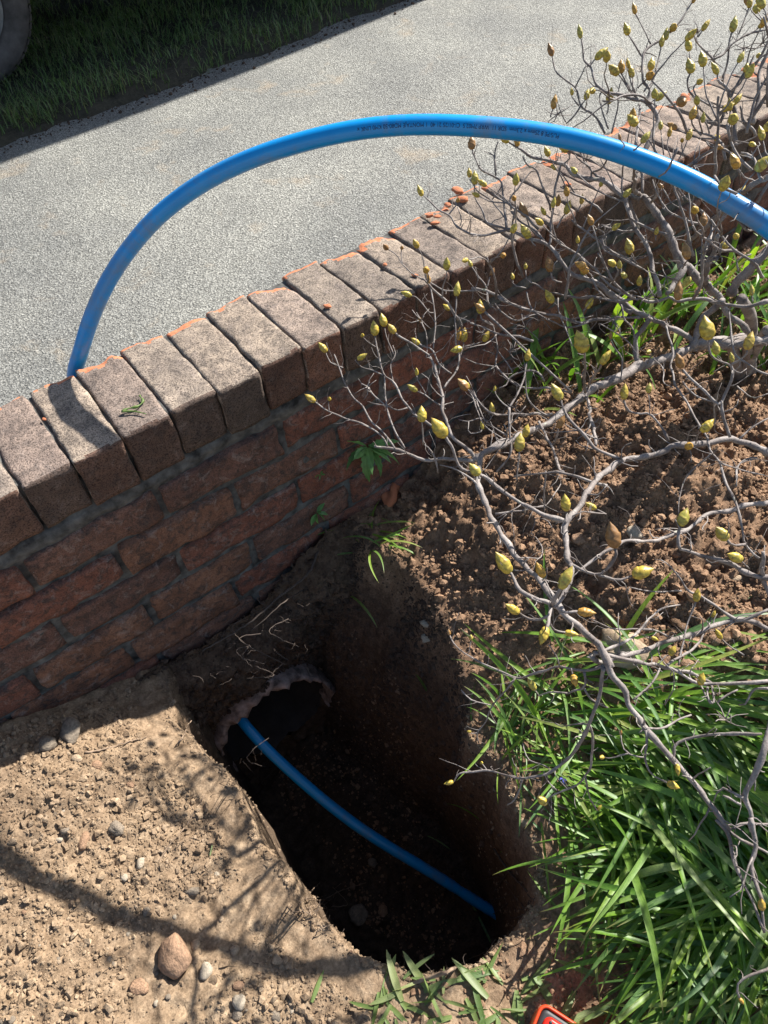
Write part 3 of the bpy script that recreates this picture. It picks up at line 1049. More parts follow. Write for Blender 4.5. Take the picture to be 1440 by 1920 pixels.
def make_wheel(parent, x, y, side):
    """side -1: outer face towards the lane"""
    wh = bpy.data.objects.new('wheel', None)
    COL.objects.link(wh)
    wh.parent = parent
    wh.location = (x, y, WR)
    if side > 0:
        wh.rotation_euler = (0, 0, math.pi)
    # tyre, outer face at y = 0
    pr = [(0.186, .012), (0.192, .004), (0.205, -.004), (0.235, -.010), (0.262, -.011), (0.268, -.008), (0.282, -.006), (0.296, 0.001), (0.306, 0.012), (0.314, 0.030), (0.318, .06),
          (0.318, .16), (0.314, .19), (0.296, .214), (0.25, .222), (0.2, .212), (0.186, .2)]
    S = 120
    V, F = lathe([(r, -h) for r, h in pr], S, 'y')
    V = V * np.array([1, 1, 1])
    an_ = np.arctan2(V[:, 2], V[:, 0])
    rr_ = np.hypot(V[:, 0], V[:, 2])
    k = (np.floor((an_ + np.pi) / (2 * np.pi) * S + .5).astype(int) % 4 == 0) & (rr_ > .300)
    V[k, 0] *= .975
    V[k, 2] *= .975
    ty = link('tyre', mesh_np('tyre', V, F), MAT['rubber'], wh)
    mb = MB()
    for g in range(60):                                # shoulder lugs
        a0 = 2 * np.pi * (g + .12) / 60
        a1 = 2 * np.pi * (g + .88) / 60
        V_ = []
        for a in (a0, a1):
            for r_, y_ in ((.299, .003), (.3075, .011), (.3165, .030), (.310, .034), (.298, .014)):
                V_.append((r_ * 1.008 * math.cos(a), y_, r_ * 1.008 * math.sin(a)))
        mb.add(V_, [(0, 1, 6, 5), (1, 2, 7, 6), (2, 3, 8, 7), (0, 5, 9, 4), (0, 4, 3, 2, 1), (5, 6, 7, 8, 9)])
    mb.build('tread_lug', MAT['rubber'], wh, smooth=False)
    mb = MB()
    mb.add(*lathe([(0.188, -.006), (0.182, .004), (0.176, .012), (0.165, .05), (0.150, .055), (0.120, .040), (0.075, .034), (0.06, .02), (0.0005, .018)], 64, 'y'))
    V = mb.V[0]
    V[:, 1] *= -1
    rim = mb.build('rim', MAT['steel'], wh)
    for g in range(8):
        a = 2 * math.pi * g / 8
        mb = MB()
        V, F = lathe([(0.0005, 0), (0.014, 0), (0.014, .004)], 14, 'y')
        mb.add(V + np.array([.132 * math.cos(a), .040, .132 * math.sin(a)]), F)
        mb.build('rim_hole', MAT['plastic'], rim)
    mb = MB()
    mb.add(*lathe([(0.045, .01), (0.045, -.002), (0.038, -.008), (0.0005, -.008)], 32, 'y'))
    mb.V[0][:, 1] *= 1
    mb.build('hub_cap', MAT['plastic'], rim)
    return wh


for x, y, sd_ in ((0, 0, -1), (3.65, 0, -1), (0, 1.55, 1), (3.65, 1.55, 1)):
    make_wheel(van, x, y, sd_)
SIDE0, SIDE1, VTOP = -0.30, 1.85, 2.80


def arch_panel(y, flip):
    """lower side panel with wheel arches cut out"""
    xs_ = np.linspace(-1.05, 4.9, 240)
    bot = np.full(xs_.shape, .44)
    for c in (0, 3.65):
        dx = np.abs(xs_ - c)
        m_ = dx < .40
        bot[m_] = np.maximum(bot[m_], WR + np.sqrt(np.maximum(.40 ** 2 - dx[m_] ** 2, 0)))
    V = np.concatenate([np.stack([xs_, 0 * xs_ + y, bot], 1), np.stack([xs_, 0 * xs_ + y, 0 * xs_ + 1.1], 1), np.stack([xs_, 0 * xs_ + y + (-.02 if flip else .02), bot], 1)])
    n_ = len(xs_)
    return V, [(i, i + 1, n_ + i + 1, n_ + i) for i in range(n_ - 1)] + [(i, i + 1, 2 * n_ + i + 1, 2 * n_ + i) for i in range(n_ - 1)]


mb = MB()
mb.add(*arch_panel(SIDE0, False))
mb.add(*arch_panel(SIDE1, True))
prof = [(-1.05, .44), (-1.05, VTOP - .08), (-.97, VTOP), (3.75, VTOP), (4.0, VTOP - .12), (4.9, 1.35), (5.75, 1.12), (5.85, .95), (5.85, .44)]
V = []
for y_ in (SIDE0, SIDE1):
    V += [(a, y_, b) for a, b in prof]
k = len(prof)
F = [(i, i + 1, k + i + 1, k + i) for i in range(k - 1)]
mb.add(V, F)
for y_ in (SIDE0, SIDE1):
    mb.add([(-1.05, y_, 1.1), (-1.05, y_, VTOP - .08), (-.97, y_, VTOP), (3.75, y_, VTOP), (4.0, y_, VTOP - .12), (4.9, y_, 1.35), (4.9, y_, 1.1)], [tuple(range(7))])
    mb.add([(4.9, y_, .44), (4.9, y_, 1.35), (5.75, y_, 1.12), (5.85, y_, .95), (5.85, y_, .44)], [tuple(range(5))])
body = mb.build('body', MAT['paint'], van, smooth=False)
mb = MB()
mb.add(*box(-1.0, 5.7, SIDE0 + .12, SIDE1 - .12, .46, .52))
mb.build('floor_pan', MAT['plastic'], van, smooth=False)
for y_, d_ in ((SIDE0, -1), (SIDE1, 1)):
    mb = MB()
    mb.add(*box(.5, 3.1, min(y_, y_ + .025 * d_), max(y_, y_ + .025 * d_), .42, .50))
    mb.build('sill', MAT['plastic'], van, smooth=False)
    mb = MB()
    mb.add(*box(.55, 3.1, min(y_, y_ + .015 * d_), max(y_, y_ + .015 * d_), .82, .90))
    mb.build('rubbing_strip', MAT['plastic'], van, smooth=False)
    mb = MB()
    mb.add([(3.2, y_ + .006 * d_, 1.38), (4.72, y_ + .006 * d_, 1.38), (3.95, y_ + .006 * d_, 2.1), (3.2, y_ + .006 * d_, 2.1)], [(0, 1, 2, 3)])
    mb.build('side_window', MAT['glass'], van, smooth=False)
    mb = MB()
    mb.add(*box(-1.06, -1.052, y_ - .12 * d_ - .05, y_ - .12 * d_ + .05, .95, 1.4))
    mb.build('tail_lamp', MAT['lamp'], van, smooth=False)
mb = MB()
mb.add(*box(-1.13, -1.05, SIDE0 + .05, SIDE1 - .05, .42, .60))
mb.build('bumper', MAT['plastic'], van, smooth=False)
mb = MB()
mb.add(*box(5.85, 5.93, SIDE0 + .05, SIDE1 - .05, .30, .62))
mb.build('bumper', MAT['plastic'], van, smooth=False)
mb = MB()
mb.add([(4.04, SIDE0 + .15, VTOP - .145), (4.9, SIDE0 + .12, 1.375), (4.9, SIDE1 - .12, 1.375), (4.04, SIDE1 - .15, VTOP - .145)], [(0, 1, 2, 3)])
o = mb.build('windscreen', MAT['glass'], van, smooth=False)
o.location = (.01, 0, .012)

# ================================================================== flowering shrub, traced
ZN = {'A': (1000, 0, 3.273), 'B': (760, 250, 3.273), 'C': (1060, 250, 3.789), 'D': (560, 520, 3.6), 'E': (860, 540, 4.235), 'G': (1120, 540, 4.5),
      'H': (820, 860, 4.235), 'I': (1100, 860, 4.235), 'J': (820, 1180, 4.5), 'K': (1100, 1180, 4.235), 'L': (940, 1540, 2.88)}
# distance along the view axis for the layer near wall and heap (0) and the layer reaching up towards the camera (1)
DM0 = np.array([(560, 740, 1.16), (620, 620, 1.19), (720, 560, 1.20), (800, 470, 1.24), (850, 380, 1.25), (1000, 330, 1.25), (1100, 130, 1.22), (1300, 80, 1.24), (1440, 60, 1.25),
                (1200, 400, 1.22), (1440, 420, 1.22), (900, 600, 1.22), (1100, 600, 1.25), (1320, 640, 1.28), (1440, 640, 1.26), (900, 860, 1.10), (1080, 740, 1.18), (750, 850, 1.14),
                (1200, 860, 1.08), (1440, 880, 1.05), (1300, 1100, 1.0), (1440, 1180, 1.0), (1100, 1230, .98), (900, 1300, .98), (850, 1460, .99), (1100, 1500, .96), (1440, 1300, .95), (1440, 1700, .85)])
DM1 = np.array([(800, 800, .84), (900, 880, .86), (980, 1000, .78), (1040, 1140, .70), (1160, 1040, .71), (1300, 1000, .78), (1440, 950, .78), (1080, 640, .86), (1250, 620, .84), (1440, 620, .84),
                (1180, 300, .88), (1350, 380, .86), (1440, 300, .86), (1200, 860, .88), (1420, 860, .86), (1130, 1240, .74), (1200, 1400, .73), (1350, 1540, .70), (1440, 1400, .68), (1430, 1750, .68),
                (900, 1250, .80), (850, 1470, .84), (1050, 1470, .80), (1320, 1140, .84), (1300, 100, .9), (1000, 100, 1.0)])


def dmap(px, py, lay):
    r = []
    for M_ in (DM0, DM1):
        d2 = (M_[:, 0] - px) ** 2 + (M_[:, 1] - py) ** 2
        w_ = 1 / (d2 + 60 ** 2) ** 1.5
        r.append((w_ * M_[:, 2]).sum() / w_.sum())
    return r[0] * (1 - lay) + r[1] * lay


# zone, points, width at start / end (zoomed pixels), layer at start / end, bud (x, y, length) or None
T_ = [
 ('D', [(1440,1110),(1350,1130),(1230,1210),(1190,1240)], 48, 44, .0, .0, None),
 ('D', [(1190,1240),(1000,1235),(850,1240),(680,1165),(510,1140)], 30, 18, 0, 0, None),
 ('D', [(1190,1230),(1130,1160),(1040,1080),(1000,960),(980,900),(975,800),(940,680),(880,540),(800,470),(650,375)], 28, 13, 0, .1, (625,345,75)),
 ('D', [(1040,1080),(870,985),(735,880),(640,710),(570,650),(530,480),(515,390)], 20, 11, 0, .1, (512,340,95)),
 ('D', [(735,880),(660,895),(600,870),(500,850)], 12, 7, 0, 0, None),
 ('D', [(715,1155),(640,1020),(595,880),(580,690),(570,640)], 14, 9, 0, 0, None),
 ('D', [(650,1160),(560,1040),(480,970),(430,870),(350,790),(310,700),(240,520)], 18, 8, 0, 0, None),
 ('D', [(300,610),(240,585),(215,570),(180,495)], 10, 8, 0, 0, (160,470,80)),
 ('D', [(600,1140),(580,1090),(470,1005),(340,960),(210,910),(110,840)], 13, 9, 0, 0, (75,815,80)),
 ('D', [(640,710),(625,590),(655,520),(635,460)], 11, 6, 0, 0, None),
 ('D', [(640,520),(590,400),(580,340)], 10, 8, 0, 0, (570,285,85)),
 ('D', [(990,890),(900,830),(850,790),(800,770)], 12, 9, 0, 0, (765,745,75)),
 ('D', [(980,750),(1060,640),(1085,540),(1060,440),(1055,290),(1065,120)], 15, 9, 0, .1, (1070,75,95)),
 ('D', [(1030,650),(960,590),(900,490),(830,460)], 15, 11, 0, 0, (785,430,65)),
 ('D', [(910,480),(925,350),(915,200),(880,40)], 11, 9, 0, 0, (873,5,70)),
 ('D', [(910,240),(885,240),(800,140),(760,125)], 10, 8, 0, 0, (725,110,70)),
 ('D', [(470,740),(500,790),(590,870)], 10, 12, 0, 0, None),
 ('D', [(570,660),(480,620),(430,610),(380,560)], 9, 6, 0, 0, (432,535,70)),
 ('D', [(860,540),(865,440),(850,340),(820,300)], 8, 6, 0, 0, (817,282,35)),
 ('D', [(860,790),(800,690),(797,655)], 8, 6, 0, 0, (797,635,50)),
 ('D', [(520,470),(470,440),(430,400)], 9, 6, 0, 0, (430,392,40)),
 ('D', [(205,910),(200,850),(207,830)], 8, 6, 0, 0, (208,820,35)),
 ('D', [(1380,1090),(1250,1000),(1200,880),(1160,780),(1140,750)], 10, 9, 0, 0, (1110,720,95)),
 ('D', [(1090,540),(1110,450),(1115,420)], 10, 8, 0, 0, (1115,385,90)),
 ('D', [(1085,540),(1085,440),(1080,415)], 8, 8, 0, 0, (1082,380,80)),
 ('D', [(1110,470),(1200,450),(1250,430)], 8, 7, 0, 0, (1270,395,80)),
 ('D', [(1320,330),(1240,290),(1225,245)], 9, 9, 0, 0, (1222,195,90)),
 ('D', [(830,10),(920,60),(1010,95),(1230,85),(1280,90),(1440,180)], 11, 17, 0, 0, None),
 ('D', [(830,10),(760,-30),(700,-90),(660,-150),(600,-190)], 10, 7, 0, 0, (585,-205,70)),
 ('D', [(700,-90),(690,-160),(695,-190)], 8, 6, 0, 0, (697,-200,40)),
 ('D', [(840,1130),(835,1050),(832,970)], 11, 9, .5, .6, (832,920,100)),
 ('D', [(940,1320),(920,1230),(890,1170),(850,1130)], 12, 11, .4, .5, None),
 ('H', [(1020,520),(980,490),(790,430),(560,290),(380,160),(300,130),(200,90),(150,0),(110,-80),(60,-180)], 40, 26, .95, 1.0, (10,-250,170)),
 ('H', [(330,160),(335,130)], 18, 16, 1, 1, (290,85,110)),
 ('E', [(740,1000),(600,1000),(430,1005),(280,1000),(200,950),(100,830),(60,800)], 24, 12, 0, .1, (30,765,105)),
 ('E', [(390,1180),(280,1100),(200,1040),(150,930),(130,850),(60,700)], 12, 8, 0, 0, None),
 ('E', [(0,1045),(80,1060),(170,1035),(240,1060),(270,1010)], 10, 9, 0, 0, (265,950,85)),
 ('E', [(80,1060),(80,1150),(180,1140),(190,1110)], 8, 6, 0, 0, (185,1090,60)),
 ('E', [(100,5),(200,15),(300,60),(420,130),(560,170),(700,210),(850,240),(980,275),(1100,250),(1440,235)], 20, 28, 0, 0, None),
 ('E', [(230,20),(240,140),(290,155)], 12, 9, 0, 0, None),
 ('E', [(285,120),(340,190),(460,265),(600,215),(700,210)], 13, 16, 0, 0, None),
 ('E', [(540,30),(570,150),(640,220),(760,270),(850,310),(960,300),(1040,265)], 12, 18, 0, 0, None),
 ('E', [(790,80),(800,200),(850,320),(900,460)], 12, 9, .2, .3, None),
 ('E', [(170,200),(190,260),(265,290),(300,420),(310,500),(300,600),(340,670),(420,740),(530,790),(740,800),(900,830)], 10, 22, 0, 0, (165,150,100)),
 ('E', [(310,500),(380,590),(430,670)], 12, 9, 0, 0, None),
 ('E', [(190,490),(290,530)], 8, 9, 0, 0, None),
 ('E', [(50,560),(150,600),(300,625)], 9, 10, 0, 0, None),
 ('E', [(320,795),(380,770),(420,700),(540,655),(620,670),(680,740)], 10, 16, 0, .1, None),
 ('E', [(300,1460),(390,1370),(420,1280),(410,1150),(400,950)], 18, 22, .3, .4, None),
 ('E', [(400,950),(470,830),(520,700),(540,590)], 17, 11, .4, .4, (550,530,90)),
 ('E', [(400,950),(380,940),(310,870),(285,810)], 13, 8, .4, .4, (287,795,45)),
 ('E', [(770,1035),(690,1010),(590,930),(540,850),(530,760),(520,600)], 18, 9, .2, .4, None),
 ('E', [(1440,610),(1280,710),(1130,770),(1020,820),(930,900),(800,1000),(720,1060),(620,1110),(420,1210),(300,1270),(200,1320),(165,1420)], 74, 48, 0, .45, None),
 ('E', [(1005,830),(1000,760),(1010,640),(995,500)], 26, 17, .2, .7, (970,420,170)),
 ('E', [(1030,800),(1080,690),(1130,610)], 24, 17, .2, .6, (1170,545,130)),
 ('E', [(1020,850),(1040,1000),(1070,1100),(1090,1250)], 28, 26, .15, .9, None),
 ('E', [(1290,1360),(1200,1330),(1070,1270),(1000,1180),(900,1080),(850,990),(810,880)], 34, 19, .95, .9, (775,820,140)),
 ('G', [(1440,1400),(1300,1345),(1180,1300),(1110,1280),(830,1320),(650,1330),(560,1390),(250,1440),(200,1460),(50,1560),(0,1600)], 60, 48, .7, .95, None),
 ('H', [(1440,30),(1330,110),(1240,200),(1140,370),(1030,500),(1010,550),(1030,650),(1050,760),(1060,840)], 54, 46, .95, 1, None),
 ('E', [(760,1240),(790,1160),(790,1110)], 16, 12, .7, .8, (815,1060,105)),
 ('E', [(640,1060),(700,1190),(740,1270),(800,1430),(830,1460)], 20, 24, .3, .8, None),
 ('E', [(440,1500),(560,1480),(700,1470),(800,1460),(1000,1520),(1180,1570)], 18, 26, .75, .95, None),
 ('E', [(460,1525),(470,1400),(480,1300)], 15, 15, .8, .9, (483,1220,135)),
 ('E', [(500,1300),(520,1190)], 12, 12, .8, .85, (540,1130,100)),
 ('E', [(1440,1000),(1340,980),(1310,890)], 20, 14, .6, .75, (1315,820,115)),
 ('G', [(1640,450),(1440,440),(1150,470),(950,460),(800,500),(600,590),(420,640),(250,720),(80,790)], 85, 70, 0, 0, None),
 ('G', [(340,660),(340,540),(330,430),(380,350),(450,250)], 55, 46, 0, .15, None),
 ('B', [(620,590),(740,640),(880,690),(950,790),(1010,860),(1080,890),(1190,920),(1300,1020),(1390,1100)], 22, 34, 0, .0, None),
 ('G', [(800,500),(830,380),(880,250),(960,190),(1040,120),(1000,50),(940,-40)], 62, 52, 0, .1, None),
 ('G', [(840,470),(640,350),(480,280),(450,250),(340,210),(220,130),(50,0)], 48, 40, 0, 0, None),
 ('G', [(1440,110),(1300,150),(1100,140),(950,110),(870,100),(700,110),(600,80),(520,110),(420,110),(350,80)], 38, 26, .4, .3, None),
 ('G', [(1050,100),(1110,230),(1230,330),(1290,400),(1330,470)], 55, 50, .1, 0, None),
 ('G', [(580,320),(600,420),(640,560),(620,680),(680,840),(760,980),(870,1190),(930,1280),(960,1380),(1040,1480),(1070,1620)], 20, 22, .6, .9, None),
 ('G', [(1120,1260),(1100,1170),(1060,1060),(1050,960),(1090,860),(1130,760),(1120,650),(1020,610),(960,560),(940,430)], 30, 17, .85, 1, (925,330,190)),
 ('G', [(1120,650),(1240,580),(1265,510)], 20, 16, .95, 1, (1285,440,150)),
 ('G', [(1050,960),(1010,980),(900,870),(790,770),(720,690)], 28, 17, .9, .9, (690,610,125)),
 ('G', [(985,960),(840,920),(750,840),(720,790)], 17, 12, .9, .85, None),
 ('G', [(985,965),(985,1050),(985,1200)], 14, 10, .88, .7, None),
 ('G', [(600,1290),(560,1200),(480,1100),(430,1060),(340,1060),(260,1030),(225,950)], 26, 13, .9, .9, (230,870,125)),
 ('G', [(440,1060),(440,1000),(430,900)], 12, 9, .9, .9, (435,840,80)),
 ('G', [(830,1310),(840,1250),(880,1210)], 18, 15, .9, 1, (935,1160,140)),
 ('G', [(750,1370),(760,1350)], 14, 14, .95, 1, (772,1335,110)),
 ('G', [(730,1600),(830,1500),(960,1400)], 10, 14, .7, .88, None),
 ('G', [(1180,1620),(1180,1520),(1230,1460),(1350,1430)], 12, 16, .7, .7, None),
 ('G', [(1040,1480),(1200,1530),(1440,1590)], 14, 9, .9, .8, None),
 ('G', [(20,300),(140,370),(230,430),(300,510)], 10, 15, .2, .1, None),
 ('G', [(195,780),(205,600),(150,510),(110,420)], 14, 9, .2, .3, (110,395,60)),
 ('G', [(200,140),(220,250),(290,330),(310,420)], 13, 15, .1, .1, None),
 ('G', [(1200,1270),(1300,1180),(1440,1100)], 18, 14, .8, .8, None),
 ('G', [(1180,830),(1260,900),(1350,925),(1440,890)], 14, 12, .5, .6, None),
 ('G', [(1150,690),(1200,720),(1260,680)], 16, 10, .9, .9, None),
 ('G', [(1110,200),(1130,420),(1170,560),(1270,650),(1440,730)], 16, 22, .7, .8, None),
 ('G', [(1060,640),(1010,580)], 12, 10, .9, .95, (1000,500,110)),
 ('G', [(1160,640),(1140,610)], 12, 10, .9, .95, (1132,580,80)),
 ('G', [(420,640),(450,560),(440,540)], 10, 7, .2, .3, (435,540,50)),
 ('G', [(640,840),(560,800),(550,680),(470,590)], 12, 9, .6, .4, None),
 ('H', [(330,60),(320,130),(310,200),(350,300),(420,430),(470,520),(550,670),(620,770),(700,870),(800,970),(900,1080),(1000,1200),(1090,1290),(1200,1420),(1310,1530),(1380,1660)], 46, 56, .45, .9, None),
 ('H', [(20,50),(130,80),(250,150),(310,200)], 12, 20, .4, .5, None),
 ('H', [(1060,840),(1050,930),(985,1100),(920,1180)], 44, 40, 1, 1, None),
 ('H', [(900,1150),(780,1120),(650,1050),(600,950),(560,880)], 38, 29, 1, 1.08, (520,820,180)),
 ('H', [(910,1160),(950,1070),(990,1010)], 36, 30, 1, 1.1, (1025,940,185)),
 ('H', [(900,1180),(880,1290),(860,1360)], 36, 32, 1, 1.15, (843,1412,140)),
 ('H', [(920,1170),(1000,1220),(1120,1215)], 26, 24, 1, 1.05, (1190,1220,135)),
 ('H', [(900,1240),(860,1260),(800,1280),(720,1270),(650,1225)], 22, 18, .95, .9, (590,1190,120)),
 ('H', [(890,1250),(900,1300),(940,1360),(1020,1380)], 18, 14, .95, .85, (1070,1390,105)),
 ('H', [(1060,840),(1180,900),(1290,920),(1370,850),(1410,760),(1410,700)], 30, 24, 1, 1.08, (1395,600,190)),
 ('I', [(90,925),(130,930),(250,965),(380,920)], 26, 22, 1, 1.05, (450,900,165)),
 ('H', [(460,440),(600,420),(700,410),(860,370)], 20, 12, .55, .5, None),
 ('H', [(860,100),(850,260),(850,420)], 16, 12, .7, .5, None),
 ('H', [(910,550),(870,490),(780,470),(770,530),(740,600),(800,640)], 10, 8, .5, .4, None),
 ('H', [(1020,510),(1030,430)], 17, 15, 1, 1, (1015,345,125)),
 ('H', [(910,1090),(850,960)], 14, 12, .9, .85, (815,880,120)),
 ('H', [(700,410),(760,380),(860,370),(980,200)], 10, 8, .8, .7, None),
 ('H', [(1150,420),(1240,430),(1340,440)], 14, 12, .95, .8, (1215,375,90)),
 ('H', [(640,790),(740,790),(820,790),(830,700),(780,620)], 14, 8, .7, .5, None),
 ('I', [(1440,350),(1320,360),(1200,390),(1050,420),(990,430),(900,490),(800,560),(690,610),(600,640),(450,660),(330,660),(170,720),(0,850),(-50,890)], 42, 26, .6, .9, None),
 ('I', [(1500,945),(1400,930),(1250,890),(1080,820),(900,770),(740,720),(720,690),(720,600),(740,540)], 50, 24, .95, 1, (770,460,140)),
 ('I', [(1400,930),(1410,840),(1400,740)], 44, 34, .95, 1, None),
 ('I', [(1400,930),(1440,1060),(1470,1150)], 46, 46, .95, .9, None),
 ('I', [(730,440),(730,330),(770,180),(850,80),(950,0)], 9, 13, .7, .8, None),
 ('I', [(1070,70),(1080,80),(1110,200),(1160,300),(1200,430),(1230,560),(1260,680),(1370,790)], 22, 20, .9, .95, None),
 ('I', [(1190,220),(1190,80),(1240,30),(1350,0)], 11, 16, .7, .7, None),
 ('I', [(1190,1280),(1080,1200),(930,1110),(800,1050),(740,950),(650,850),(580,800)], 28, 11, .6, .5, None),
 ('I', [(1500,1360),(1440,1340),(1300,1300),(1190,1280),(1000,1330),(850,1390),(690,1440),(500,1510),(300,1570),(100,1620),(30,1560)], 40, 46, .5, .85, None),
 ('I', [(690,1440),(560,1370),(450,1350),(380,1355),(180,1340),(20,1270)], 20, 11, .6, .8, None),
 ('I', [(1440,1200),(1300,1260),(1180,1290)], 28, 26, .6, .6, None),
 ('I', [(1260,680),(1150,690),(1110,640)], 24, 20, .95, 1, (1070,590,120)),
 ('I', [(1290,870),(1220,800)], 14, 12, .95, 1, (1175,780,110)),
 ('I', [(730,1640),(760,1480),(790,1330),(840,1200),(870,1120)], 16, 12, .7, .8, (875,1080,95)),
 ('I', [(1250,1560),(1130,1490),(1070,1430)], 12, 10, .6, .6, (1045,1390,85)),
 ('I', [(750,1050),(600,1060),(450,1045),(340,1020)], 16, 10, .5, .5, None),
 ('I', [(250,960),(310,1010),(330,1110),(370,1190)], 9, 8, .6, .5, None),
 ('I', [(60,1540),(170,1560),(350,1600),(560,1640),(720,1670),(830,1710),(1000,1790)], 30, 28, .9, .6, None),
 ('I', [(640,1640),(760,1560),(890,1470),(920,1400),(980,1300)], 26, 13, .75, .6, (1010,1230,55)),
 ('I', [(60,1560),(300,1460),(430,1350),(500,1260),(600,1190),(740,1160)], 30, 13, .88, .6, None),
 ('I', [(560,1370),(500,1430),(430,1390)], 9, 7, .6, .6, (545,1430,60)),
 ('I', [(560,1640),(620,1570),(660,1560)], 12, 10, .8, .85, (685,1520,85)),
 ('J', [(1420,300),(1250,350),(1050,320),(900,350),(740,400),(660,410),(540,360),(430,310),(280,230),(210,190),(140,120),(105,50)], 30, 11, .9, .5, (98,22,50)),
 ('J', [(250,210),(265,200),(285,90)], 10, 9, .55, .55, (285,65,45)),
 ('J', [(650,415),(640,440),(560,540),(480,630),(440,690),(410,780),(340,870),(350,960)], 18, 11, .6, .3, None),
 ('J', [(450,640),(320,610),(260,580),(200,510)], 13, 8, .45, .4, None),
 ('J', [(340,870),(300,880),(280,865)], 10, 8, .35, .35, (265,862,35)),
 ('J', [(1400,320),(1370,550),(1320,700),(1280,800),(1230,930),(1170,1030),(1080,1120),(960,1200),(830,1240),(680,1260),(550,1220),(420,1190),(300,1205),(190,1215),(140,1285)], 40, 13, .9, .6, (95,1295,75)),
 ('J', [(420,1190),(375,1130)], 14, 9, .6, .6, (372,1130,30)),
 ('J', [(1280,800),(1310,950),(1300,1100),(1260,1230),(1180,1320),(1060,1360),(960,1410),(905,1460)], 26, 13, .8, .5, (880,1440,95)),
 ('J', [(1250,1250),(1290,1420),(1350,1530)], 15, 11, .6, .4, (1370,1500,50)),
 ('J', [(720,1260),(690,1360),(640,1450),(590,1480)], 16, 10, .65, .55, None),
 ('J', [(1270,800),(1160,800),(1050,820),(990,790)], 14, 8, .8, .7, None),
 ('J', [(960,1200),(900,1150),(780,1110),(740,1040),(720,960)], 12, 7, .65, .5, None),
 ('J', [(900,1200),(930,1280),(1010,1360)], 8, 8, .6, .5, None),
 ('J', [(1240,360),(1240,490),(1180,510),(1100,540)], 28, 18, .85, .8, None),
 ('J', [(1240,500),(1290,590),(1440,660)], 20, 14, .8, .75, None),
 ('J', [(1100,540),(950,530),(850,560),(830,520)], 16, 10, .8, .75, (795,460,105)),
 ('J', [(1130,330),(1140,380)], 12, 10, .85, .85, (1160,435,100)),
 ('J', [(1030,320),(1010,240),(940,130)], 14, 10, .8, .8, None),
 ('K', [(60,90),(100,150),(150,250),(230,400),(330,560),(420,700),(470,790),(560,900),(690,1050),(800,1180),(950,1350),(1050,1470),(1130,1590)], 60, 42, .9, .95, None),
 ('L', [(1160,-10),(1220,70),(1250,200),(1310,340),(1360,420),(1390,520),(1420,600)], 24, 14, .95, 1, (1405,445,60)),
 ('K', [(640,300),(740,350),(870,420),(1000,440),(1130,440),(1440,410)], 24, 36, .75, .7, None),
 ('K', [(900,430),(905,420)], 16, 14, .7, .85, (915,390,95)),
 ('K', [(580,310),(500,440),(370,560)], 20, 16, .8, .85, None),
 ('K', [(690,330),(690,460),(640,560),(620,600)], 14, 9, .75, .6, None),
 ('K', [(690,1040),(690,940),(750,890),(880,850),(1050,830),(1390,830)], 20, 28, .92, .95, None),
 ('K', [(1480,700),(1440,820),(1400,960),(1340,1150),(1260,1330),(1270,1400),(1300,1520),(1310,1609)], 66, 40, .95, 1, None),
 ('L', [(1345,-20),(1380,130),(1350,230),(1400,400),(1415,440)], 28, 22, 1, 1, None),
 ('K', [(1240,1340),(1200,1320),(1120,1260),(1050,1280),(1010,1360)], 28, 12, 1, .95, None),
 ('K', [(1220,1390),(1150,1350),(1080,1320)], 24, 14, 1, 1, None),
 ('K', [(470,790),(600,790),(720,720),(830,680)], 24, 14, .93, .85, None),
 ('K', [(470,800),(470,1000),(510,1140),(560,1180),(650,1225)], 26, 13, .93, .9, (692,1240,100)),
 ('K', [(470,1020),(320,980),(280,900),(270,830)], 15, 9, .9, .85, (272,815,40)),
 ('K', [(330,985),(200,1025),(130,1015)], 13, 9, .88, .85, (120,1015,40)),
 ('K', [(700,1060),(720,1090)], 20, 16, .93, 1, (725,1118,90)),
 ('K', [(960,460),(960,540),(1000,590)], 22, 18, .7, .7, None),
 ('K', [(910,450),(960,570),(1000,600),(1000,500),(990,440)], 18, 16, .7, .7, None),
 ('K', [(1440,470),(1320,480),(1260,590),(1210,600)], 24, 12, .7, .6, None),
 ('K', [(1040,580),(1110,530),(1200,480)], 20, 16, .7, .7, None),
 ('L', [(1470,780),(1440,800),(1330,840),(1280,890),(1290,960)], 20, 12, .95, 1, (1298,972,40)),
 ('L', [(1440,170),(1300,100),(1225,50)], 15, 18, .95, .95, None),
 ('L', [(1440,15),(1330,10),(1250,30)], 14, 12, .95, .95, None),
 # crown above the pipe
 ('A', [(660,960),(700,880),(740,790),(760,740),(740,680),(690,630),(620,610),(560,590),(430,550),(370,500),(350,420),(310,370),(300,300),(290,230)], 32, 9, .1, .1, (285,190,80)),
 ('A', [(350,410),(360,390),(385,360)], 10, 8, .1, .1, (420,325,100)),
 ('A', [(700,640),(710,540),(680,480),(670,350),(720,280),(800,230),(890,150),(980,10)], 22, 9, .1, .1, (990,-10,60)),
 ('A', [(720,270),(660,150),(625,80)], 11, 8, .1, .1, (618,48,70)),
 ('A', [(670,350),(620,270),(580,210)], 11, 8, .1, .1, (572,175,75)),
 ('A', [(790,235),(812,230)], 9, 8, .1, .1, (815,205,75)),
 ('A', [(680,560),(740,480),(770,350),(785,280)], 13, 9, .1, .1, (790,250,70)),
 ('A', [(840,200),(850,185)], 9, 8, .1, .1, (860,168,75)),
 ('A', [(650,620),(600,560),(560,490),(540,450)], 14, 10, .1, .1, (538,405,80)),
 ('A', [(590,560),(540,480),(520,455)], 10, 8, .1, .1, (492,425,80)),
 ('A', [(610,560),(610,480)], 10, 8, .1, .1, (600,435,75)),
 ('A', [(620,570),(590,470),(582,420)], 9, 8, .1, .1, (580,385,60)),
